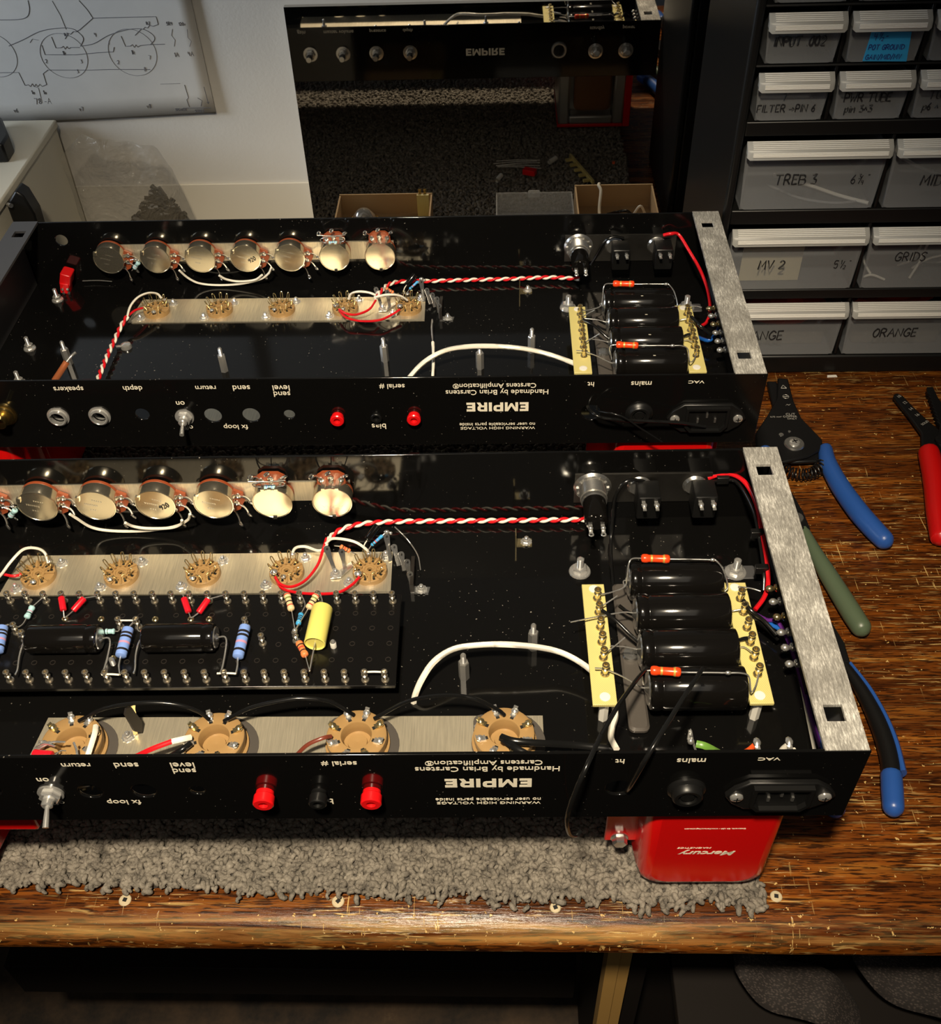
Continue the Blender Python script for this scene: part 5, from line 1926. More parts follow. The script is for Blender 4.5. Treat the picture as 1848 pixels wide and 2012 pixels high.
for s, x, z, h in (('1k', -.5460, .2000, .0034), ('1k', -.4853, .1996, .0034), ('1k2', -.5402, .2160, .0024), ('1k2', -.4668, .2240, .0024), ('1o', -.5845, .1665, .0034), ('1o', -.5738, .1663, .0034), ('4', -.5138, .2150, .0032), ('7', -.4712, .1950, .0034), ('3', -.5323, .1930, .0030),
                   ('2', -.5635, .1935, .0032), ('2', -.5000, .1915, .0032), ('8', -.4778, .1848, .0036), ('3', -.5380, .1845, .0030), ('v7', -.5450, .1510, .0034), ('v8', -.4828, .1524, .0036), ('v6', -.6060, .1500, .0036), ('1A', -.4480, .1968, .0036), ('4A', -.4358, .1974, .0036), ('SPEAKER', -.4575, .1494, .0020),
                   ('SERIES', -.4400, .1478, .0022), ('5R4', -.4490, .2232, .0026), ('120v', -.4385, .2228, .0026), ('78 -A', -.5840, .1575, .0050)):
    y = paper_y(x, z)
    scribble(s, (x, y, z), (1, 0, 0), (0, 0, 1), h, .00028, m_pencil if len(s) > 1 else m_pencil2, pp)

wbox = thing('storage_box', 'cream plastic storage box at the bench corner under the paper', 'box', (-.640, .25, 0))
q = MB()
q.box(-.720, -.5685, .060, .3930, 0, .1400)
o = q.build('body', m_cream, wbox, (.640, -.25, 0), bevel=.002)
q = MB()
q.box(-.722, -.5672, .058, .3940, .1380, .1452)
q.build('lid', m_cream, wbox, (.640, -.25, 0), bevel=.0015)

q = MB()
MXZ = Matrix(((1, 0, 0, 0), (0, 0, 1, 0), (0, 1, 0, 0), (0, 0, 0, 1)))
q.prism([(-.5546, .1516), (-.5494, .1470), (-.5454, .1306), (-.5470, .1000), (-.5475, 0), (-.5660, 0), (-.5660, .1392)], .2480, .2640, MXZ)
cl = q.build('clamp_upright', m_blackp, None, bevel=.0015)
q = MB()
q.cyl((-.5640, .2475, .1400), (-.5600, .2440, .1410), .0018, seg=10)
q.build('clamp_rivet', m_steel, cl)
tag(cl, 'black plastic clamp standing against the cream storage box', 'clamp')
q = MB()
q.prism([(-.6223, .3756), (-.6015, .3630), (-.5838, .3290), (-.5828, .3101), (-.5946, .3095), (-.6223, .3095)], .1453, .1620)
ck = q.build('clamp_block', m_blackp, None, bevel=.002)
tag(ck, 'black plastic clamp block lying on top of the cream box', 'clamp')

# clear bag with black pieces in it
q = MB()
nb, mb = 36, 22
prof_b = [(-.5560, .1290), (-.5350, .1465), (-.5000, .1400), (-.4700, .1360), (-.4600, .1130), (-.4555, .0900), (-.4500, .0600), (-.4480, .0)]


def bag_top(x):
    for (a, za), (b_, zb_) in zip(prof_b, prof_b[1:]):
        if x <= b_:
            return za + (zb_ - za) * (x - a) / (b_ - a)
    return 0


vs = []
for i in range(nb + 1):
    x0b = -.5560 + .1080 * i / nb
    zt = max(bag_top(x0b), .002)
    for k in range(mb):
        a = 2 * math.pi * k / mb
        w = (1 - math.cos(a)) / 2          # 0 foot, 1 crest
        depth = .027 * (1 - w * .66) * min(1, 6 * i / nb + .25) * min(1, 6 * (nb - i) / nb + .1)
        cr = .0022 * math.sin(x0b * 150 + w * 7) + .0020 * abs(math.sin(x0b * 70 - w * 9)) + .0012 * math.sin(x0b * 320 + w * 21)
        vs.append((x0b, .3560 + math.sin(a) * depth + cr, .0012 + w * (zt - .0012)))
fs = [(i * mb + k, (i + 1) * mb + k, (i + 1) * mb + (k + 1) % mb, i * mb + (k + 1) % mb) for i in range(nb) for k in range(mb)]
fs += [tuple(range(mb)), tuple(reversed(range(nb * mb, (nb + 1) * mb)))]
q.add(vs, fs)
bag = q.build('plastic_bag', m_bag, sharp=60)
tag(bag, 'clear plastic bag of black pieces propped against the wall', 'bag')
q = MB()
for k in range(620):
    x = random.uniform(-.5330, -.4535)
    top = .104 - (abs(x + .478) * 1.35 if x < -.478 else abs(x + .478) * 1.9)
    z = .006 + random.random() ** .8 * max(.01, top - .010)
    y = .3560 + random.uniform(-.0045, .0045)
    d = Vector((random.uniform(-1, 1), random.uniform(-.25, .25), random.uniform(-.3, 1))).normalized() * random.uniform(.003, .007)
    q.cyl(Vector((x, y, z)) - d, Vector((x, y, z)) + d, random.uniform(.0016, .0030), seg=6)
bp = q.build('black_sleeving_pieces', m_blackp)
tag(bp, 'heap of short black sleeving pieces inside the clear bag', 'sleeving', None, 'stuff')

# ------------------------------------------------------------------ small things between the rear amplifier and the mirror
def tray(name, label, cat, x0, x1, y0, y1, h, m, th=.0016):
    t = thing(name, label, cat, ((x0 + x1) / 2, (y0 + y1) / 2, .0085))
    o = Vector((-(x0 + x1) / 2, -(y0 + y1) / 2, 0))
    for nm, b_ in (('bottom', (x0, x1, y0, y1, 0, th)), ('side_wall', (x0, x1, y0, y0 + th, th, h)), ('side_wall', (x0, x1, y1 - th, y1, th, h)), ('side_wall', (x0, x0 + th, y0 + th, y1 - th, th, h * .97)), ('side_wall', (x1 - th, x1, y0 + th, y1 - th, th, h * .97))):
        plain_box(nm, b_, m, t).location = o
    return t


tray('parts_box', 'open brown cardboard box of shiny parts before the mirror', 'box', -.3290, -.2340, .3260, .3800, .0230, m_card)
tray('parts_box', 'open brown cardboard box of wire scraps beside the clear lid', 'box', -.0890, -.0100, .3180, .3800, .0250, m_card)
lid = tray('plastic_box', 'shallow clear plastic box between two cardboard boxes', 'box', -.1690, -.0920, .3300, .3800, .0240, m_lidp, .0012)
q = MB()
q.rbox(-.006, .006, -.0040, 0, .018, .0245, .0015)
q.build('lid_catch', m_lidp, lid, (0, -.025, 0))
# shiny parts in the left box
t = thing('chrome_fitting', 'domed chrome fitting lying in the left cardboard box', 'fitting', (-.3030, .3500, .0102))
q = MB()
q.lathe([(.012, 0), (.013, .004), (.011, .010), (.006, .016), (.0, .018)], (0, 0, 0), (0, 0, 1), 24)
q.build('dome', m_chrome, t)
q = MB()
q.torus((.0, 0, .004), (0, 0, 1), .014, .0018, 22, 8)
q.build('ring', m_brass, t)
t = thing('terminal_board', 'yellow fibreglass strip with brass turrets standing in the left cardboard box', 'terminal strip', (-.2420, .3500, .0102))
plain_box('strip', (-.006, .006, -.001, .001, 0, .032), m_fr4, t)
for k in range(2):
    q = MB()
    q.lathe([(.002, 0), (.0014, .002), (.0014, .012), (.002, .014)], (-.003 + .005 * k, -.001, .022), (0, -.3, 1), 10)
    q.build('turret', m_brass, t)
q = MB()
q.prism([(0, 0), (.006, .002), (.004, .006), (-.002, .005)], 0, .003)
rb = q.build('red_scrap', m_redplastic, None, (-.2620, .3420, .0103))
tag(rb, 'small red plastic scrap lying in the left cardboard box', 'scrap')
# wires in the right box
for nm, lb, m, r, pts in (('white_wire_offcut', 'crumpled white wire offcut bridging the right cardboard box', m_whiteins, .0016, [(-.0640, .3175, .0340), (-.0650, .3230, .0350), (-.0630, .3300, .0320), (-.0650, .3450, .0200), (-.0640, .3600, .0130)]),
                          ('black_wire_offcut', 'black wire offcut lying in the right cardboard box', m_blackins, .0016, [(-.0560, .3400, .0120), (-.0460, .3460, .0180), (-.0380, .3500, .0210), (-.0330, .3520, .0180)]),
                          ('white_tie', 'bent white plastic tie in the right cardboard box', m_nylon, .0013, [(-.0300, .3420, .0120), (-.0240, .3440, .0230), (-.0180, .3420, .0130)])):
    q = MB()
    q.tube(pts, r, 8, 6)
    tag(q.build(nm, m), lb, 'wire')
# loose scraps on the carpet strip that the mirror shows
for k in range(5):
    q = MB()
    x, y = -.155 + random.uniform(-.012, .012), .218 + .004 * k
    a = random.uniform(-.25, .25)
    q.tube([(x - .024, y - .02 * a, .0112), (x, y, .0120), (x + .024, y + .02 * a, .0112)], .00042, 5, 3)
    tag(q.build('clipped_lead', m_tinned), ('clipped silver lead lying nearest the rear amplifier on the carpet', 'second clipped silver lead from the rear amplifier, on the carpet', 'middle one of five clipped silver leads on the carpet', 'fourth clipped silver lead from the rear amplifier, on the carpet', 'clipped silver lead lying nearest the red connector on the carpet')[k], 'clipping', 'clipped leads on the carpet')
t = thing('red_diode_holder', 'small red two-way connector lying on the carpet before the mirror', 'connector', (-.1328, .2484, .0105))
q = MB()
q.rbox(-.007, .007, -.004, .004, 0, .006, .001)
q.build('shell', m_redplastic, t, rot=(0, 0, .4))
q = MB()
for s in (-1, 1):
    q.cyl((s * .0035, -.0045, .003), (s * .0035, -.0035, .003), .0018, seg=10)
q.build('contact', m_steel, t, rot=(0, 0, .4))
for (x, y, a, lb) in ((-.1071, .2222, -.9, 'short white sleeve piece lying near the gilt terminal comb'), (-.1659, .2610, -1.2, 'short white sleeve piece lying nearest the clear lid')):
    q = MB()
    d = Vector((math.cos(a), math.sin(a), 0)) * .006
    q.lathe([(.0026, 0), (.0026, .012), (.0018, .012), (.0018, .0)], Vector((x, y, .0132)) - d, d, 12, caps=False)
    tag(q.build('white_sleeve', m_nylon), lb, 'sleeve')
t = thing('terminal_comb', 'gilt comb of five terminals lying on the carpet before the mirror', 'terminal strip', (-.0765, .2416, .0105), .0)
a = math.atan2(.0614, .0212)
q = MB()
q.box(-.033, .033, -.0012, .0012, 0, .004)
q.build('bar', m_gilt, t, rot=(0, 0, a))
for k in range(5):
    q = MB()
    q.box(-.026 + k * .0125, -.0225 + k * .0125, .0012, .0085, .0005, .0030)
    q.build('tooth', m_gilt, t, rot=(0, 0, a))
q = MB()
q.prism([(0, 0), (.003, .001), (.0025, .004), (.0, .003)], 0, .002)
tag(q.build('orange_scrap', m_orangeins, None, (-.0420, .2250, .0105)), 'tiny orange plastic scrap on the carpet by the comb', 'scrap')

# ------------------------------------------------------------------ drawer cabinet
CY = .1955
cab = thing('drawer_cabinet', 'black plastic cabinet of cloudy parts drawers beside the mirror', 'cabinet', (.17, .27, 0))
KO = Vector((-.17, -.27, 0))
CX0, CX1, CYB, CH = .0018, .3400, .3550, .3760


def cabpart(nm, b_, bevel=.0012):
    o = plain_box(nm, b_, m_blackp, cab, bevel)
    o.location = KO
    return o


cabpart('cabinet_side', (CX0, CX0 + .0065, CY - .0010, CYB, 0, CH), .002)
cabpart('cabinet_side', (CX1 - .0065, CX1, CY - .0010, CYB, 0, CH), .002)
cabpart('cabinet_back', (CX0 + .0065, CX1 - .0065, CYB - .003, CYB, 0, CH))
cabpart('cabinet_top', (CX0 + .0065, CX1 - .0065, CY, CYB - .003, CH - .004, CH))
cabpart('plinth', (CX0 + .0065, CX1 - .0065, CY + .0015, CYB - .003, 0, .0180), .002)
ROWS = [(.0205, .0505, 'L'), (.0845, .0530, 'L'), (.1540, .0530, 'L'), (.2225, .0330, 'S'), (.2620, .0325, 'S'), (.3010, .0325, 'S'), (.3400, .0315, 'S')]
for z0, h, k in ROWS:
    if z0 > .03:
        prev = [r for r in ROWS if r[0] < z0][-1]
        ztop = prev[0] + prev[1]
        cabpart('shelf', (CX0 + .0065, CX1 - .0065, CY + .0010, CYB - .003, ztop + .0035, z0 - .0012), .0010)
    pitch = .0541 if k == 'S' else .1053
    nn = 6 if k == 'S' else 3
    for c in range(1, nn):
        x = .0098 + c * pitch
        cabpart('divider', (x - .0016, x + .0006, CY + .0022, CYB - .003, z0 - .0012, z0 + h + .0035), .0004)


def drawer(x0, z0, w, h, slant=.0030):
    """thin-walled tray with a ribbed lip; returned object is the tray"""
    th = .0010
    depth = .138
    y0, y1 = CY, CY + depth
    q = MB()
    r = .0035
    # front wall with rounded lower corners, leaning back a little towards its foot
    ins = .0028
    front_ = [(x0 + .0004, z0 + h), (x0 + ins, z0 + r), (x0 + ins + r * .3, z0 + r * .3), (x0 + ins + r, z0), (x0 + w - ins - r, z0), (x0 + w - ins - r * .3, z0 + r * .3), (x0 + w - ins, z0 + r), (x0 + w - .0004, z0 + h)]
    q.prism(front_, y0 + .0004, y0 + .0004 + th, MXZ)
    q.box(x0 + ins, x0 + ins + th, y0 + th, y1, z0 + th, z0 + h * .92)
    q.box(x0 + w - ins - th, x0 + w - ins, y0 + th, y1, z0 + th, z0 + h * .92)
    q.box(x0 + ins, x0 + w - ins, y0 + th, y1, z0, z0 + th)
    q.box(x0 + ins, x0 + w - ins, y1 - th, y1, z0 + th, z0 + h * .92)
    o = q.build('drawer', m_drawer, cab, KO)
    # lip
    q = MB()
    lh = .0098
    zt = z0 + h
    P = [(0, zt + .0006), (-.0066, zt - .0030), (-.0078, zt - .0046), (-.0084, zt - lh), (-.0072, zt - lh), (-.0066, zt - .0056), (-.0056, zt - .0046), (0, zt - .0012)]
    n = len(P)
    xs_ = [x0 + .0002, x0 + .0022, x0 + w - .0022, x0 + w - .0002]
    vs = []
    for i, x in enumerate(xs_):
        for (yy, zz) in P:
            e = 0 if 0 < i < 3 else .0016
            vs.append((x, y0 + yy + (e if yy < -.004 else 0), zz + (e * .8 if zz < zt - .007 else 0)))
    fs = [tuple(range(n)), tuple(reversed(range(3 * n, 4 * n)))]
    for i in range(3):
        for k in range(n):
            j = (k + 1) % n
            fs.append((i * n + k, (i + 1) * n + k, (i + 1) * n + j, i * n + j))
    q.add(vs, fs)
    # end webs of the lip
    for xa in (x0 + .0008, x0 + w - .0018):
        q.prism([(y0, zt - .0012), (y0 - .0056, zt - .0046), (y0 - .0070, zt - lh + .001), (y0, zt - lh * .8)], xa, xa + .0010, Matrix(((0, 0, 1, 0), (1, 0, 0, 0), (0, 1, 0, 0), (0, 0, 0, 1))))
    q.build('handle', m_lip, o)
    # grip ribs: on the sloping top and down the face
    q = MB()
    for k in range(9):
        t = k / 8
        if t < .55:
            yy, zz = -.0010 - .0058 * t / .55, zt + .0004 - .0034 * t / .55
        else:
            u = (t - .55) / .45
            yy, zz = -.0079 - .0005 * u, zt - .0046 - u * (lh - .0070)
        q.tube([(x0 + .0040, y0 + yy, zz), (x0 + w - .0040, y0 + yy, zz)], .00042, 6, smooth=False)
    q.build('handle_ribs', m_ribs, o)
    return o


m_ribs = mat('pale_ribs', (.74, .73, .70), .4)


def hand(d, text, x, z, h, r=.00036, m=None, y=CY + .0002):
    return scribble(text, (x, y, z), (1, 0, 0), (0, 0, 1), h, r * 1.25, m or m_marker, d)


def frac(d, whole, a, b_, tail, x, z, h, r=.00030, m=None, y=CY + .0002):
    hand(d, whole, x, z, h, r, m, y)
    hand(d, a, x + h * .78, z + h * .58, h * .52, r * .8, m, y)
    hand(d, '/', x + h * .92, z + h * .12, h * .75, r * .8, m, y)
    hand(d, b_, x + h * 1.18, z - h * .12, h * .52, r * .8, m, y)
    hand(d, tail, x + h * 1.75, z + h * .2, h * .8, r, m, y)


DR = {}
for ri, (z0, h, k) in enumerate(ROWS):
    pitch = .0541 if k == 'S' else .1053
    w = .0512 if k == 'S' else .1030
    for c in range(3 if k == 'S' else 2):
        if k == 'L' and c > 1:
            continue
        DR[ri, c] = drawer(.0109 + c * pitch, z0, w, h)
    if k == 'S':
        DR[ri, 3] = drawer(.0109 + 3 * pitch, z0, w, h)
hand(DR[4, 0], 'INPUT .002', .0178, .2738, .0056, .00055)
q = MB()
q.prism([(.0803, .2818), (.1062, .2812), (.1079, .2620), (.0788, .2628)], CY - .0004, CY + .0003, MXZ)
o = q.build('sticky_note', m_note, DR[4, 1])
frac(DR[4, 1], '4', '1', '2', '-', .0822, .2764, .0046, .00022, m_noteink, CY - .0005)
hand(DR[4, 1], 'POT GROUND', .0806, .2702, .0032, .00024, m_noteink, CY - .0005)
hand(DR[4, 1], 'GAIN/MID/MV', .0800, .2638, .0032, .00024, m_noteink, CY - .0005)
hand(DR[3, 0], '7', .0300, .2368, .0050)
hand(DR[3, 0], 'FILTER >PIN 6', .0140, .2286, .0050)
hand(DR[3, 1], 'PWR TUBE', .0726, .2350, .0056, .00040)
hand(DR[3, 1], 'pin 3~3', .0744, .2275, .0050, .00038)
hand(DR[3, 2], 'TUBE', .1300, .2362, .0054)
hand(DR[3, 2], 'p6 ~', .1275, .2282, .0050)
hand(DR[2, 0], 'TREB 3', .0362, .1742, .0074, .00046)
frac(DR[2, 0], '6', '3', '4', '"', .0908, .1740, .0066)
hand(DR[2, 1], 'MID', .1420, .1718, .0080, .00048)
hand(DR[1, 0], 'MV 2', .0362, .1030, .0074, .00046)
frac(DR[1, 0], '5', '1', '2', '"', .0940, .1030, .0064)
hand(DR[1, 1], 'GRIDS', .1398, .1088, .0072, .00034)
hand(DR[0, 0], 'ORANGE', .0290, .0360, .0084, .00046)
hand(DR[0, 1], 'ORANGE', .1400, .0378, .0078, .00044)

# things kept in the drawers
def in_drawer(nm, lb, m, r, pts, grp=None):
    q = MB()
    q.tube(pts, r, 8, 5)
    return tag(q.build(nm, m), lb, 'wire', grp)


in_drawer('white_sleeving', 'straight white sleeving in the drawer marked TREB 3', m_whiteins, .0014, [(.0480, .2450, .1566), (.0700, .2250, .1580), (.0900, .2100, .1570), (.1090, .1985, .1566)])
in_drawer('clear_sleeving', 'thin faded sleeving bent along the drawer marked TREB 3', m_lidp, .0010, [(.0400, .2300, .1563), (.0600, .2080, .1566), (.0850, .2000, .1563), (.1080, .2040, .1562)])
in_drawer('white_sleeving', 'curved white sleeving in the drawer marked MID', m_whiteins, .0014, [(.1240, .2200, .1900), (.1380, .2260, .1770), (.1600, .2340, .1640), (.1900, .2300, .1566)])
for lb, pts in (('white cut sleeving standing behind the letter D of GRIDS', [(.1560, .2250, .0868), (.1580, .2100, .1000), (.1590, .2010, .1180)]), ('white cut sleeving standing behind the letter S of GRIDS', [(.1600, .2060, .0868), (.1630, .2040, .1030), (.1640, .2020, .1200)]),
                ('white cut sleeving slanting just beyond the word GRIDS', [(.1660, .2200, .0870), (.1720, .2120, .1000), (.1800, .2050, .1080)]), ('short white sleeving lying flat on the floor of the drawer marked GRIDS', [(.1240, .2080, .0870), (.1300, .2060, .0900), (.1400, .2040, .0868)]),
                ('white sleeving slanting at the far side of the drawer marked GRIDS', [(.1760, .2300, .0870), (.1850, .2150, .0960), (.1930, .2100, .1080)]), ('short white sleeving propped at the near side of the drawer marked GRIDS', [(.1230, .2200, .1020), (.1245, .2120, .0960), (.1290, .2080, .0900)])):
    in_drawer('cut_sleeving', lb, m_whiteins, .0010, pts, 'cut sleeving in the grids drawer')
q = MB()
q.box(.0250, .0720, .2060, .2068, .0862, .1160)
tag(q.build('paper_slip', m_cardpale), 'yellowed paper slip inside the drawer marked MV 2', 'paper')


def pouch(nm, lb, cx, cy, cz, w, d, h, seed):
    r = random.Random(seed)
    q = MB()
    n, mq = 10, 12
    vs = []
    for i in range(n + 1):
        t = i / n
        rr = math.sin(math.pi * min(max(t, .04), .96)) ** .4
        for k in range(mq):
            a = 2 * math.pi * k / mq
            vs.append((cx + math.cos(a) * w / 2 * rr * r.uniform(.82, 1.05), cy + math.sin(a) * d / 2 * rr * r.uniform(.8, 1.05), cz + h * t + r.uniform(-.002, .002) * (0 < i < n)))
    fs = [(i * mq + k, i * mq + (k + 1) % mq, (i + 1) * mq + (k + 1) % mq, (i + 1) * mq + k) for i in range(n) for k in range(mq)]
    fs += [tuple(reversed(range(mq))), tuple(range(n * mq, (n + 1) * mq))]
    q.add(vs, fs)
    return tag(q.build(nm, m_obag, sharp=20), lb, 'bag')


pouch('orange_bag', 'crumpled orange plastic bag in the lowest drawer by the amplifier', .0700, .2300, .0330, .0750, .0500, .0330, 1)
pouch('orange_bag', 'crumpled orange plastic bag filling the lowest drawer away from the amplifier', .1650, .2420, .0400, .0820, .0500, .0270, 3)
for px, nm in ((.07, 'a'), (.165, 'b')):
    q = MB()
    q.rbox(px - .036, px + .036, .2080, .2500, .0217, .0325, .004)
    tag(q.build('clear_bag', m_bag), 'clear bag under the orange bag in the %s lowest drawer' % ('nearer' if nm == 'a' else 'farther'), 'bag')

# ------------------------------------------------------------------ hand tools on the bench
def plate_poly(nm, pts, z0, z1, m, parent, bevel=.0012):
    q = MB()
    q.prism(pts, z0, z1)
    return q.build(nm, m, parent, bevel=bevel)


def grip(nm, path, rad, m, parent, z=.0085, flat=1.05):
    q = MB()
    P = [(x, y, z) for x, y in path]
    d0 = (Vector(P[0]) - Vector(P[1])).normalized()
    d1 = (Vector(P[-1]) - Vector(P[-2])).normalized()
    n = len(P)
    full = [Vector(P[0]) + d0 * rad[0] * .45] + [Vector(p) for p in P] + [Vector(P[-1]) + d1 * rad[-1] * .5, Vector(P[-1]) + d1 * rad[-1] * .86, Vector(P[-1]) + d1 * rad[-1] * 1.0]
    rr = [rad[0] * .75] + list(rad) + [rad[-1] * .84, rad[-1] * .45, rad[-1] * .05]
    # resample so the radius list follows the points
    Q = smooth_path(full, 6)
    R = []
    for i in range(len(full) - 1):
        R += [rr[i] + (rr[i + 1] - rr[i]) * k / 6 for k in range(6)]
    R.append(rr[-1])
    q.tube(Q, R, 14, smooth=False, flat=flat, up=(0, 0, 1))
    return q.build(nm, m, parent)


T1 = thing('wire_stripper', 'black wire stripper with blue grips and a spring lying beside the cabinet', 'stripper', (.06, .09, 0))
TO = Vector((-.06, -.09, 0))
ORI = []


def at_origin(o, off):
    o.location = off
    return o


at_origin(plate_poly('jaw', [(.0560, .1768), (.0642, .1762), (.0655, .1457), (.0665, .1246), (.0775, .1100), (.0839, .0988), (.0837, .0900), (.0760, .0770), (.0560, .0760), (.0520, .0930), (.0545, .1250)], .0050, .0080, m_tool, T1), TO)
at_origin(plate_poly('jaw', [(.0645, .1768), (.0728, .1756), (.0717, .1457), (.0735, .1246), (.0839, .0988), (.0827, .0881), (.0690, .0790), (.0480, .0720), (.0315, .0880), (.0339, .1066), (.0474, .1287), (.0590, .1500)], .0082, .0112, m_tool, T1), TO)
q = MB()
q.lathe([(.0076, .0112), (.0078, .0120), (.0072, .0130), (.0040, .0131)], (.0610, .0925, 0), (0, 0, 1), 32)
pv = at_origin(q.build('pivot_washer', m_steel, T1), TO)
q = MB()
q.lathe([(.0040, .0130), (.0038, .0142), (.0020, .0150), (0, .0151)], (.0610, .0925, 0), (0, 0, 1), 24)
for a in (0, math.pi / 2):
    q.box(-.0022, .0022, -.0004, .0004, .0149, .0153, 1, Matrix.Translation((.0610, .0925, 0)) @ Matrix.Rotation(a + .3, 4, 'Z'))
q.build('pivot_screw', [m_chrome, m_hole], pv)
for x, y, r in ((.0535, .1042, .0019), (.0605, .1078, .0011)):
    q = MB()
    q.lathe([(r, .0112), (r, .0116), (0, .0117)], (x, y, 0), (0, 0, 1), 16)
    at_origin(q.build('stud', m_steel, T1), TO)
# coil spring bowed between the two arms
q = MB()
pts = []
c0 = Vector((.0618, .0830, .0085))
for k in range(16 * 10 + 1):
    s = k / 160
    a = math.radians(198 + 140 * s)
    cen = c0 + Vector((math.cos(a) * .0185, math.sin(a) * .0215, 0))
    rad = Vector((math.cos(a), math.sin(a), 0))
    th = 2 * math.pi * 16 * s
    pts.append(cen + rad * math.cos(th) * .0042 + Vector((0, 0, 1)) * math.sin(th) * .0042)
q.tube(pts, .00055, 5, smooth=False)
at_origin(q.build('spring', m_tool, T1), TO)
at_origin(grip('grip', [(.0850, .0895), (.0835, .0730), (.0868, .0480), (.0932, .0225), (.0996, .0048), (.1045, -.0065)], [.0052, .0064, .0070, .0074, .0073, .0068], m_grip_blue, T1), TO)
at_origin(grip('grip', [(.0385, .0880), (.0370, .0720), (.0330, .0470), (.0260, .0220), (.0190, .0040), (.0130, -.0070)], [.0050, .0058, .0062, .0066, .0066, .0064], m_grip_blue, T1), TO)
for s, x, y in (('CUT', .0610, .1278), ('COPPER', .0600, .1252), ('ONLY', .0612, .1226)):
    lettering(s, .0075 if s != 'COPPER' else .0110, None, (x + .0045, y, .01128), ((1, 0, 0), (0, 1, 0)), m_zinc, T1, 0).location += TO
lettering('0,75 mm\u00b2', .0090, None, (.0535, .1252, .01128), ((1, 0, 0), (0, 1, 0)), m_zinc, T1, 0).location += TO
q = MB()
for a, b_ in (((.0645, .1625), (.0668, .1665)), ((.0668, .1665), (.0690, .1625)), ((.0690, .1625), (.0645, .1625))):
    q.tube([(a[0], a[1], .01128), (b_[0], b_[1], .01128)], .00022, 4, smooth=False)
q.torus((.0662, .1515, .01128), (0, 0, 1), .0024, .0002, 18, 4)
q.tube([(.0636, .1515, .01128), (.0688, .1515, .01128)], .0002, 4, smooth=False)
q.tube([(.0640, .1400, .01128), (.0650, .1415, .01128), (.0665, .1405, .01128), (.0680, .1418, .01128)], .0002, 4, smooth=False)
at_origin(q.build('etched_symbols', m_zinc, T1), TO)

T2 = thing('green_pliers', 'pliers with worn green grips half under the front amplifier', 'pliers', (.05, -.04, 0))
O2 = Vector((-.05, .04, 0))
at_origin(grip('grip', [(.0490, .0130), (.0510, .0010), (.0536, -.0171), (.0578, -.0371), (.0625, -.0576), (.0665, -.0747), (.0692, -.0850)], [.0026, .0036, .0048, .0060, .0066, .0068, .0066], m_grip_green, T2), O2)
at_origin(grip('grip', [(.0420, .0000), (.0360, -.0171), (.0290, -.0371), (.0220, -.0576), (.0170, -.0747), (.0140, -.0850)], [.0030, .0040, .0054, .0060, .0062, .0062], m_grip_green, T2), O2)
at_origin(plate_poly('jaw', [(.0390, .0000), (.0545, .0010), (.0530, .0180), (.0500, .0330), (.0460, .0540), (.0440, .0330), (.0400, .0180)], .0040, .0120, m_tool, T2), O2)
q = MB()
q.lathe([(.0050, .012), (.0048, .0130), (0, .0132)], (.0465, .0120, 0), (0, 0, 1), 20)
at_origin(q.build('pivot', m_steel, T2), O2)

T3 = thing('side_cutters', 'side cutters with black and blue grips beside the front amplifier end', 'pliers', (.05, -.15, 0))
O3 = Vector((-.05, .15, 0))
for pth, rad in (([(.0515, -.1160), (.0575, -.1352), (.0612, -.1560), (.0622, -.1740), (.0612, -.1880), (.0590, -.1985)], [.0030, .0042, .0052, .0056, .0056, .0054]), ([(.0430, -.1160), (.0360, -.1352), (.0300, -.1560), (.0265, -.1740), (.0250, -.1900), (.0242, -.1990)], [.0030, .0042, .0052, .0056, .0056, .0054])):
    at_origin(grip('grip', pth, rad, m_blackp, T3), O3)
    e, d = Vector((*pth[-1], 0)), (Vector((*pth[-1], 0)) - Vector((*pth[-2], 0))).normalized()
    at_origin(grip('grip_tip', [tuple((e - d * .004)[:2]), tuple((e + d * .006)[:2]), tuple((e + d * .0165)[:2])], [.0060, .0062, .0060], m_grip_blue, T3), O3)
q = MB()
q.tube([(.0548, -.1150, .0092), (.0616, -.1352, .0092), (.0657, -.1560, .0092), (.0670, -.1740, .0092), (.0660, -.1940, .0092)], [.0012, .0020, .0024, .0026, .0026], 10, 5, flat=1.6, up=(0, 0, 1))
at_origin(q.build('grip_edge', m_grip_blue, T3), O3)
at_origin(plate_poly('jaw', [(.0395, -.1165), (.0545, -.1160), (.0545, -.1000), (.0500, -.0830), (.0470, -.0740), (.0430, -.0830), (.0395, -.1000)], .0040, .0120, m_tool, T3), O3)

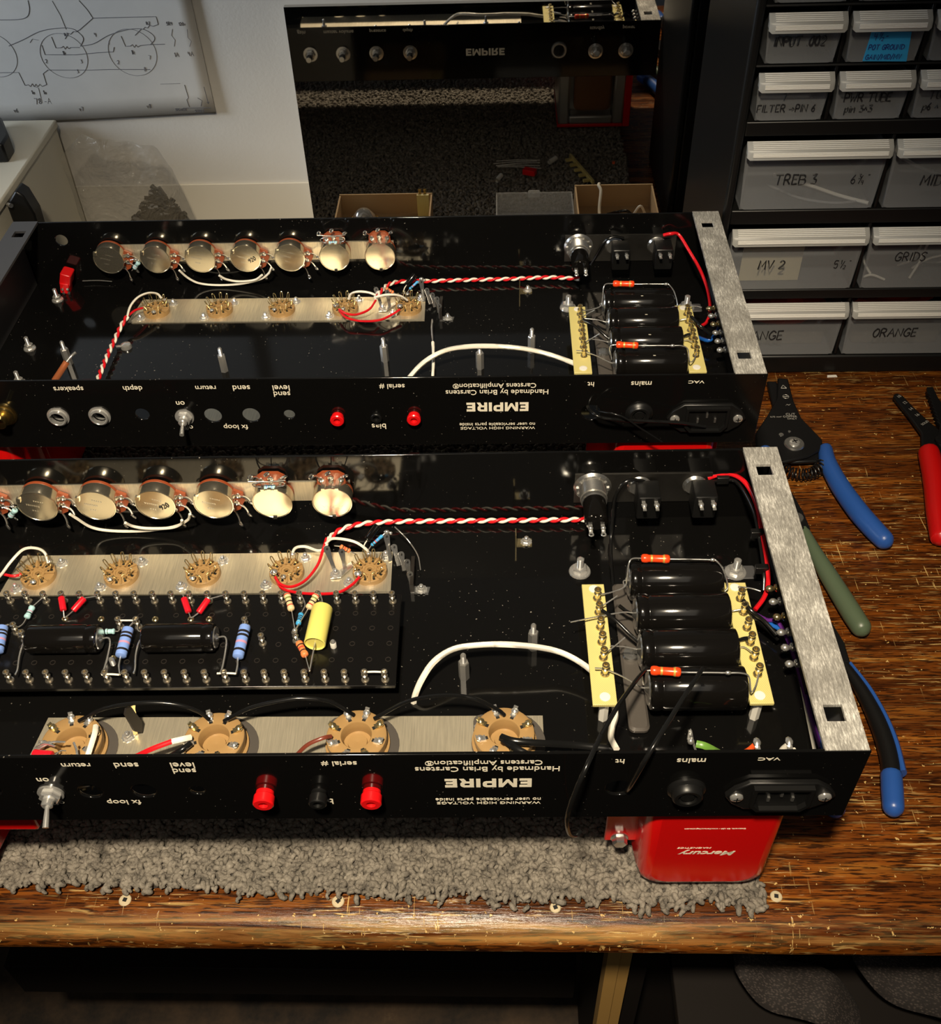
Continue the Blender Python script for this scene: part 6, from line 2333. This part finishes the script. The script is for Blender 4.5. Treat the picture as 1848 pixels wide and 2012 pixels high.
T4 = thing('wire_stripper', 'open black wire stripper with long red grips at the bench end', 'stripper', (.165, .09, 0))
O4 = Vector((-.165, -.09, 0))
at_origin(plate_poly('jaw', [(.1540, .1545), (.1556, .1580), (.1588, .1592), (.1622, .1551), (.1668, .1405), (.1734, .1233), (.1800, .1100), (.1800, .0802), (.1690, .0760), (.1566, .0820), (.1610, .1000), (.1633, .1087), (.1597, .1291), (.1553, .1484)], .0050, .0082, m_tool, T4), O4)
jp = [(.1822, .1622), (.1873, .1627), (.1871, .1499), (.1880, .1421), (.1900, .1194), (.1860, .0950), (.1740, .0800), (.1700, .0950), (.1780, .1120)]
for k in range(9):
    y = .1160 + .0045 * k
    jp += [(.1788 + .0004 * k, y), (.1774 + .0004 * k, y + .0028)]
at_origin(plate_poly('jaw', jp, .0084, .0114, m_tool, T4, .0005), O4)
q = MB()
q.lathe([(.0052, .0114), (.0050, .0124), (.0030, .0130), (0, .0131)], (.1745, .0960, 0), (0, 0, 1), 24)
at_origin(q.build('pivot', m_tool, T4), O4)
at_origin(grip('grip', [(.1620, .0840), (.1572, .0533), (.1500, .0213), (.1450, -.0030)], [.0078, .0082, .0080, .0074], m_grip_red, T4), O4)
at_origin(grip('grip', [(.1830, .0840), (.1930, .0533), (.2030, .0213), (.2100, -.0030)], [.0078, .0082, .0080, .0074], m_grip_red, T4), O4)
for s, x, y in (('10', .1612, .1530), ('12', .1636, .1450), ('14', .1662, .1370), ('16', .1690, .1295), ('SOLID', .1722, .1200)):
    lettering(s, .0030 if s != 'SOLID' else .0080, None, (x - .002, y, .00828), ((.8, .6, 0), (-.6, .8, 0)), m_zinc, T4, 0).location += O4
# white paper scrap at the foot of the cabinet
q = MB()
q.prism([(0, 0), (.0085, .0004), (.0080, .0030), (.0006, .0026)], 0, .0006)
tag(q.build('paper_scrap', m_nylon, None, (.1105, .1905, 0)), 'small white scrap on the wood at the cabinet foot', 'scrap')

# ------------------------------------------------------------------ the two amplifiers
chassis('amplifier_chassis', 'open black amplifier chassis nearest the bench edge, with a turret board of parts', (-.00445, -.26812, ZC), .012135, True)
chassis('amplifier_chassis', 'open black amplifier chassis before the mirror, without a turret board', (0, 0, ZC), 0, False)
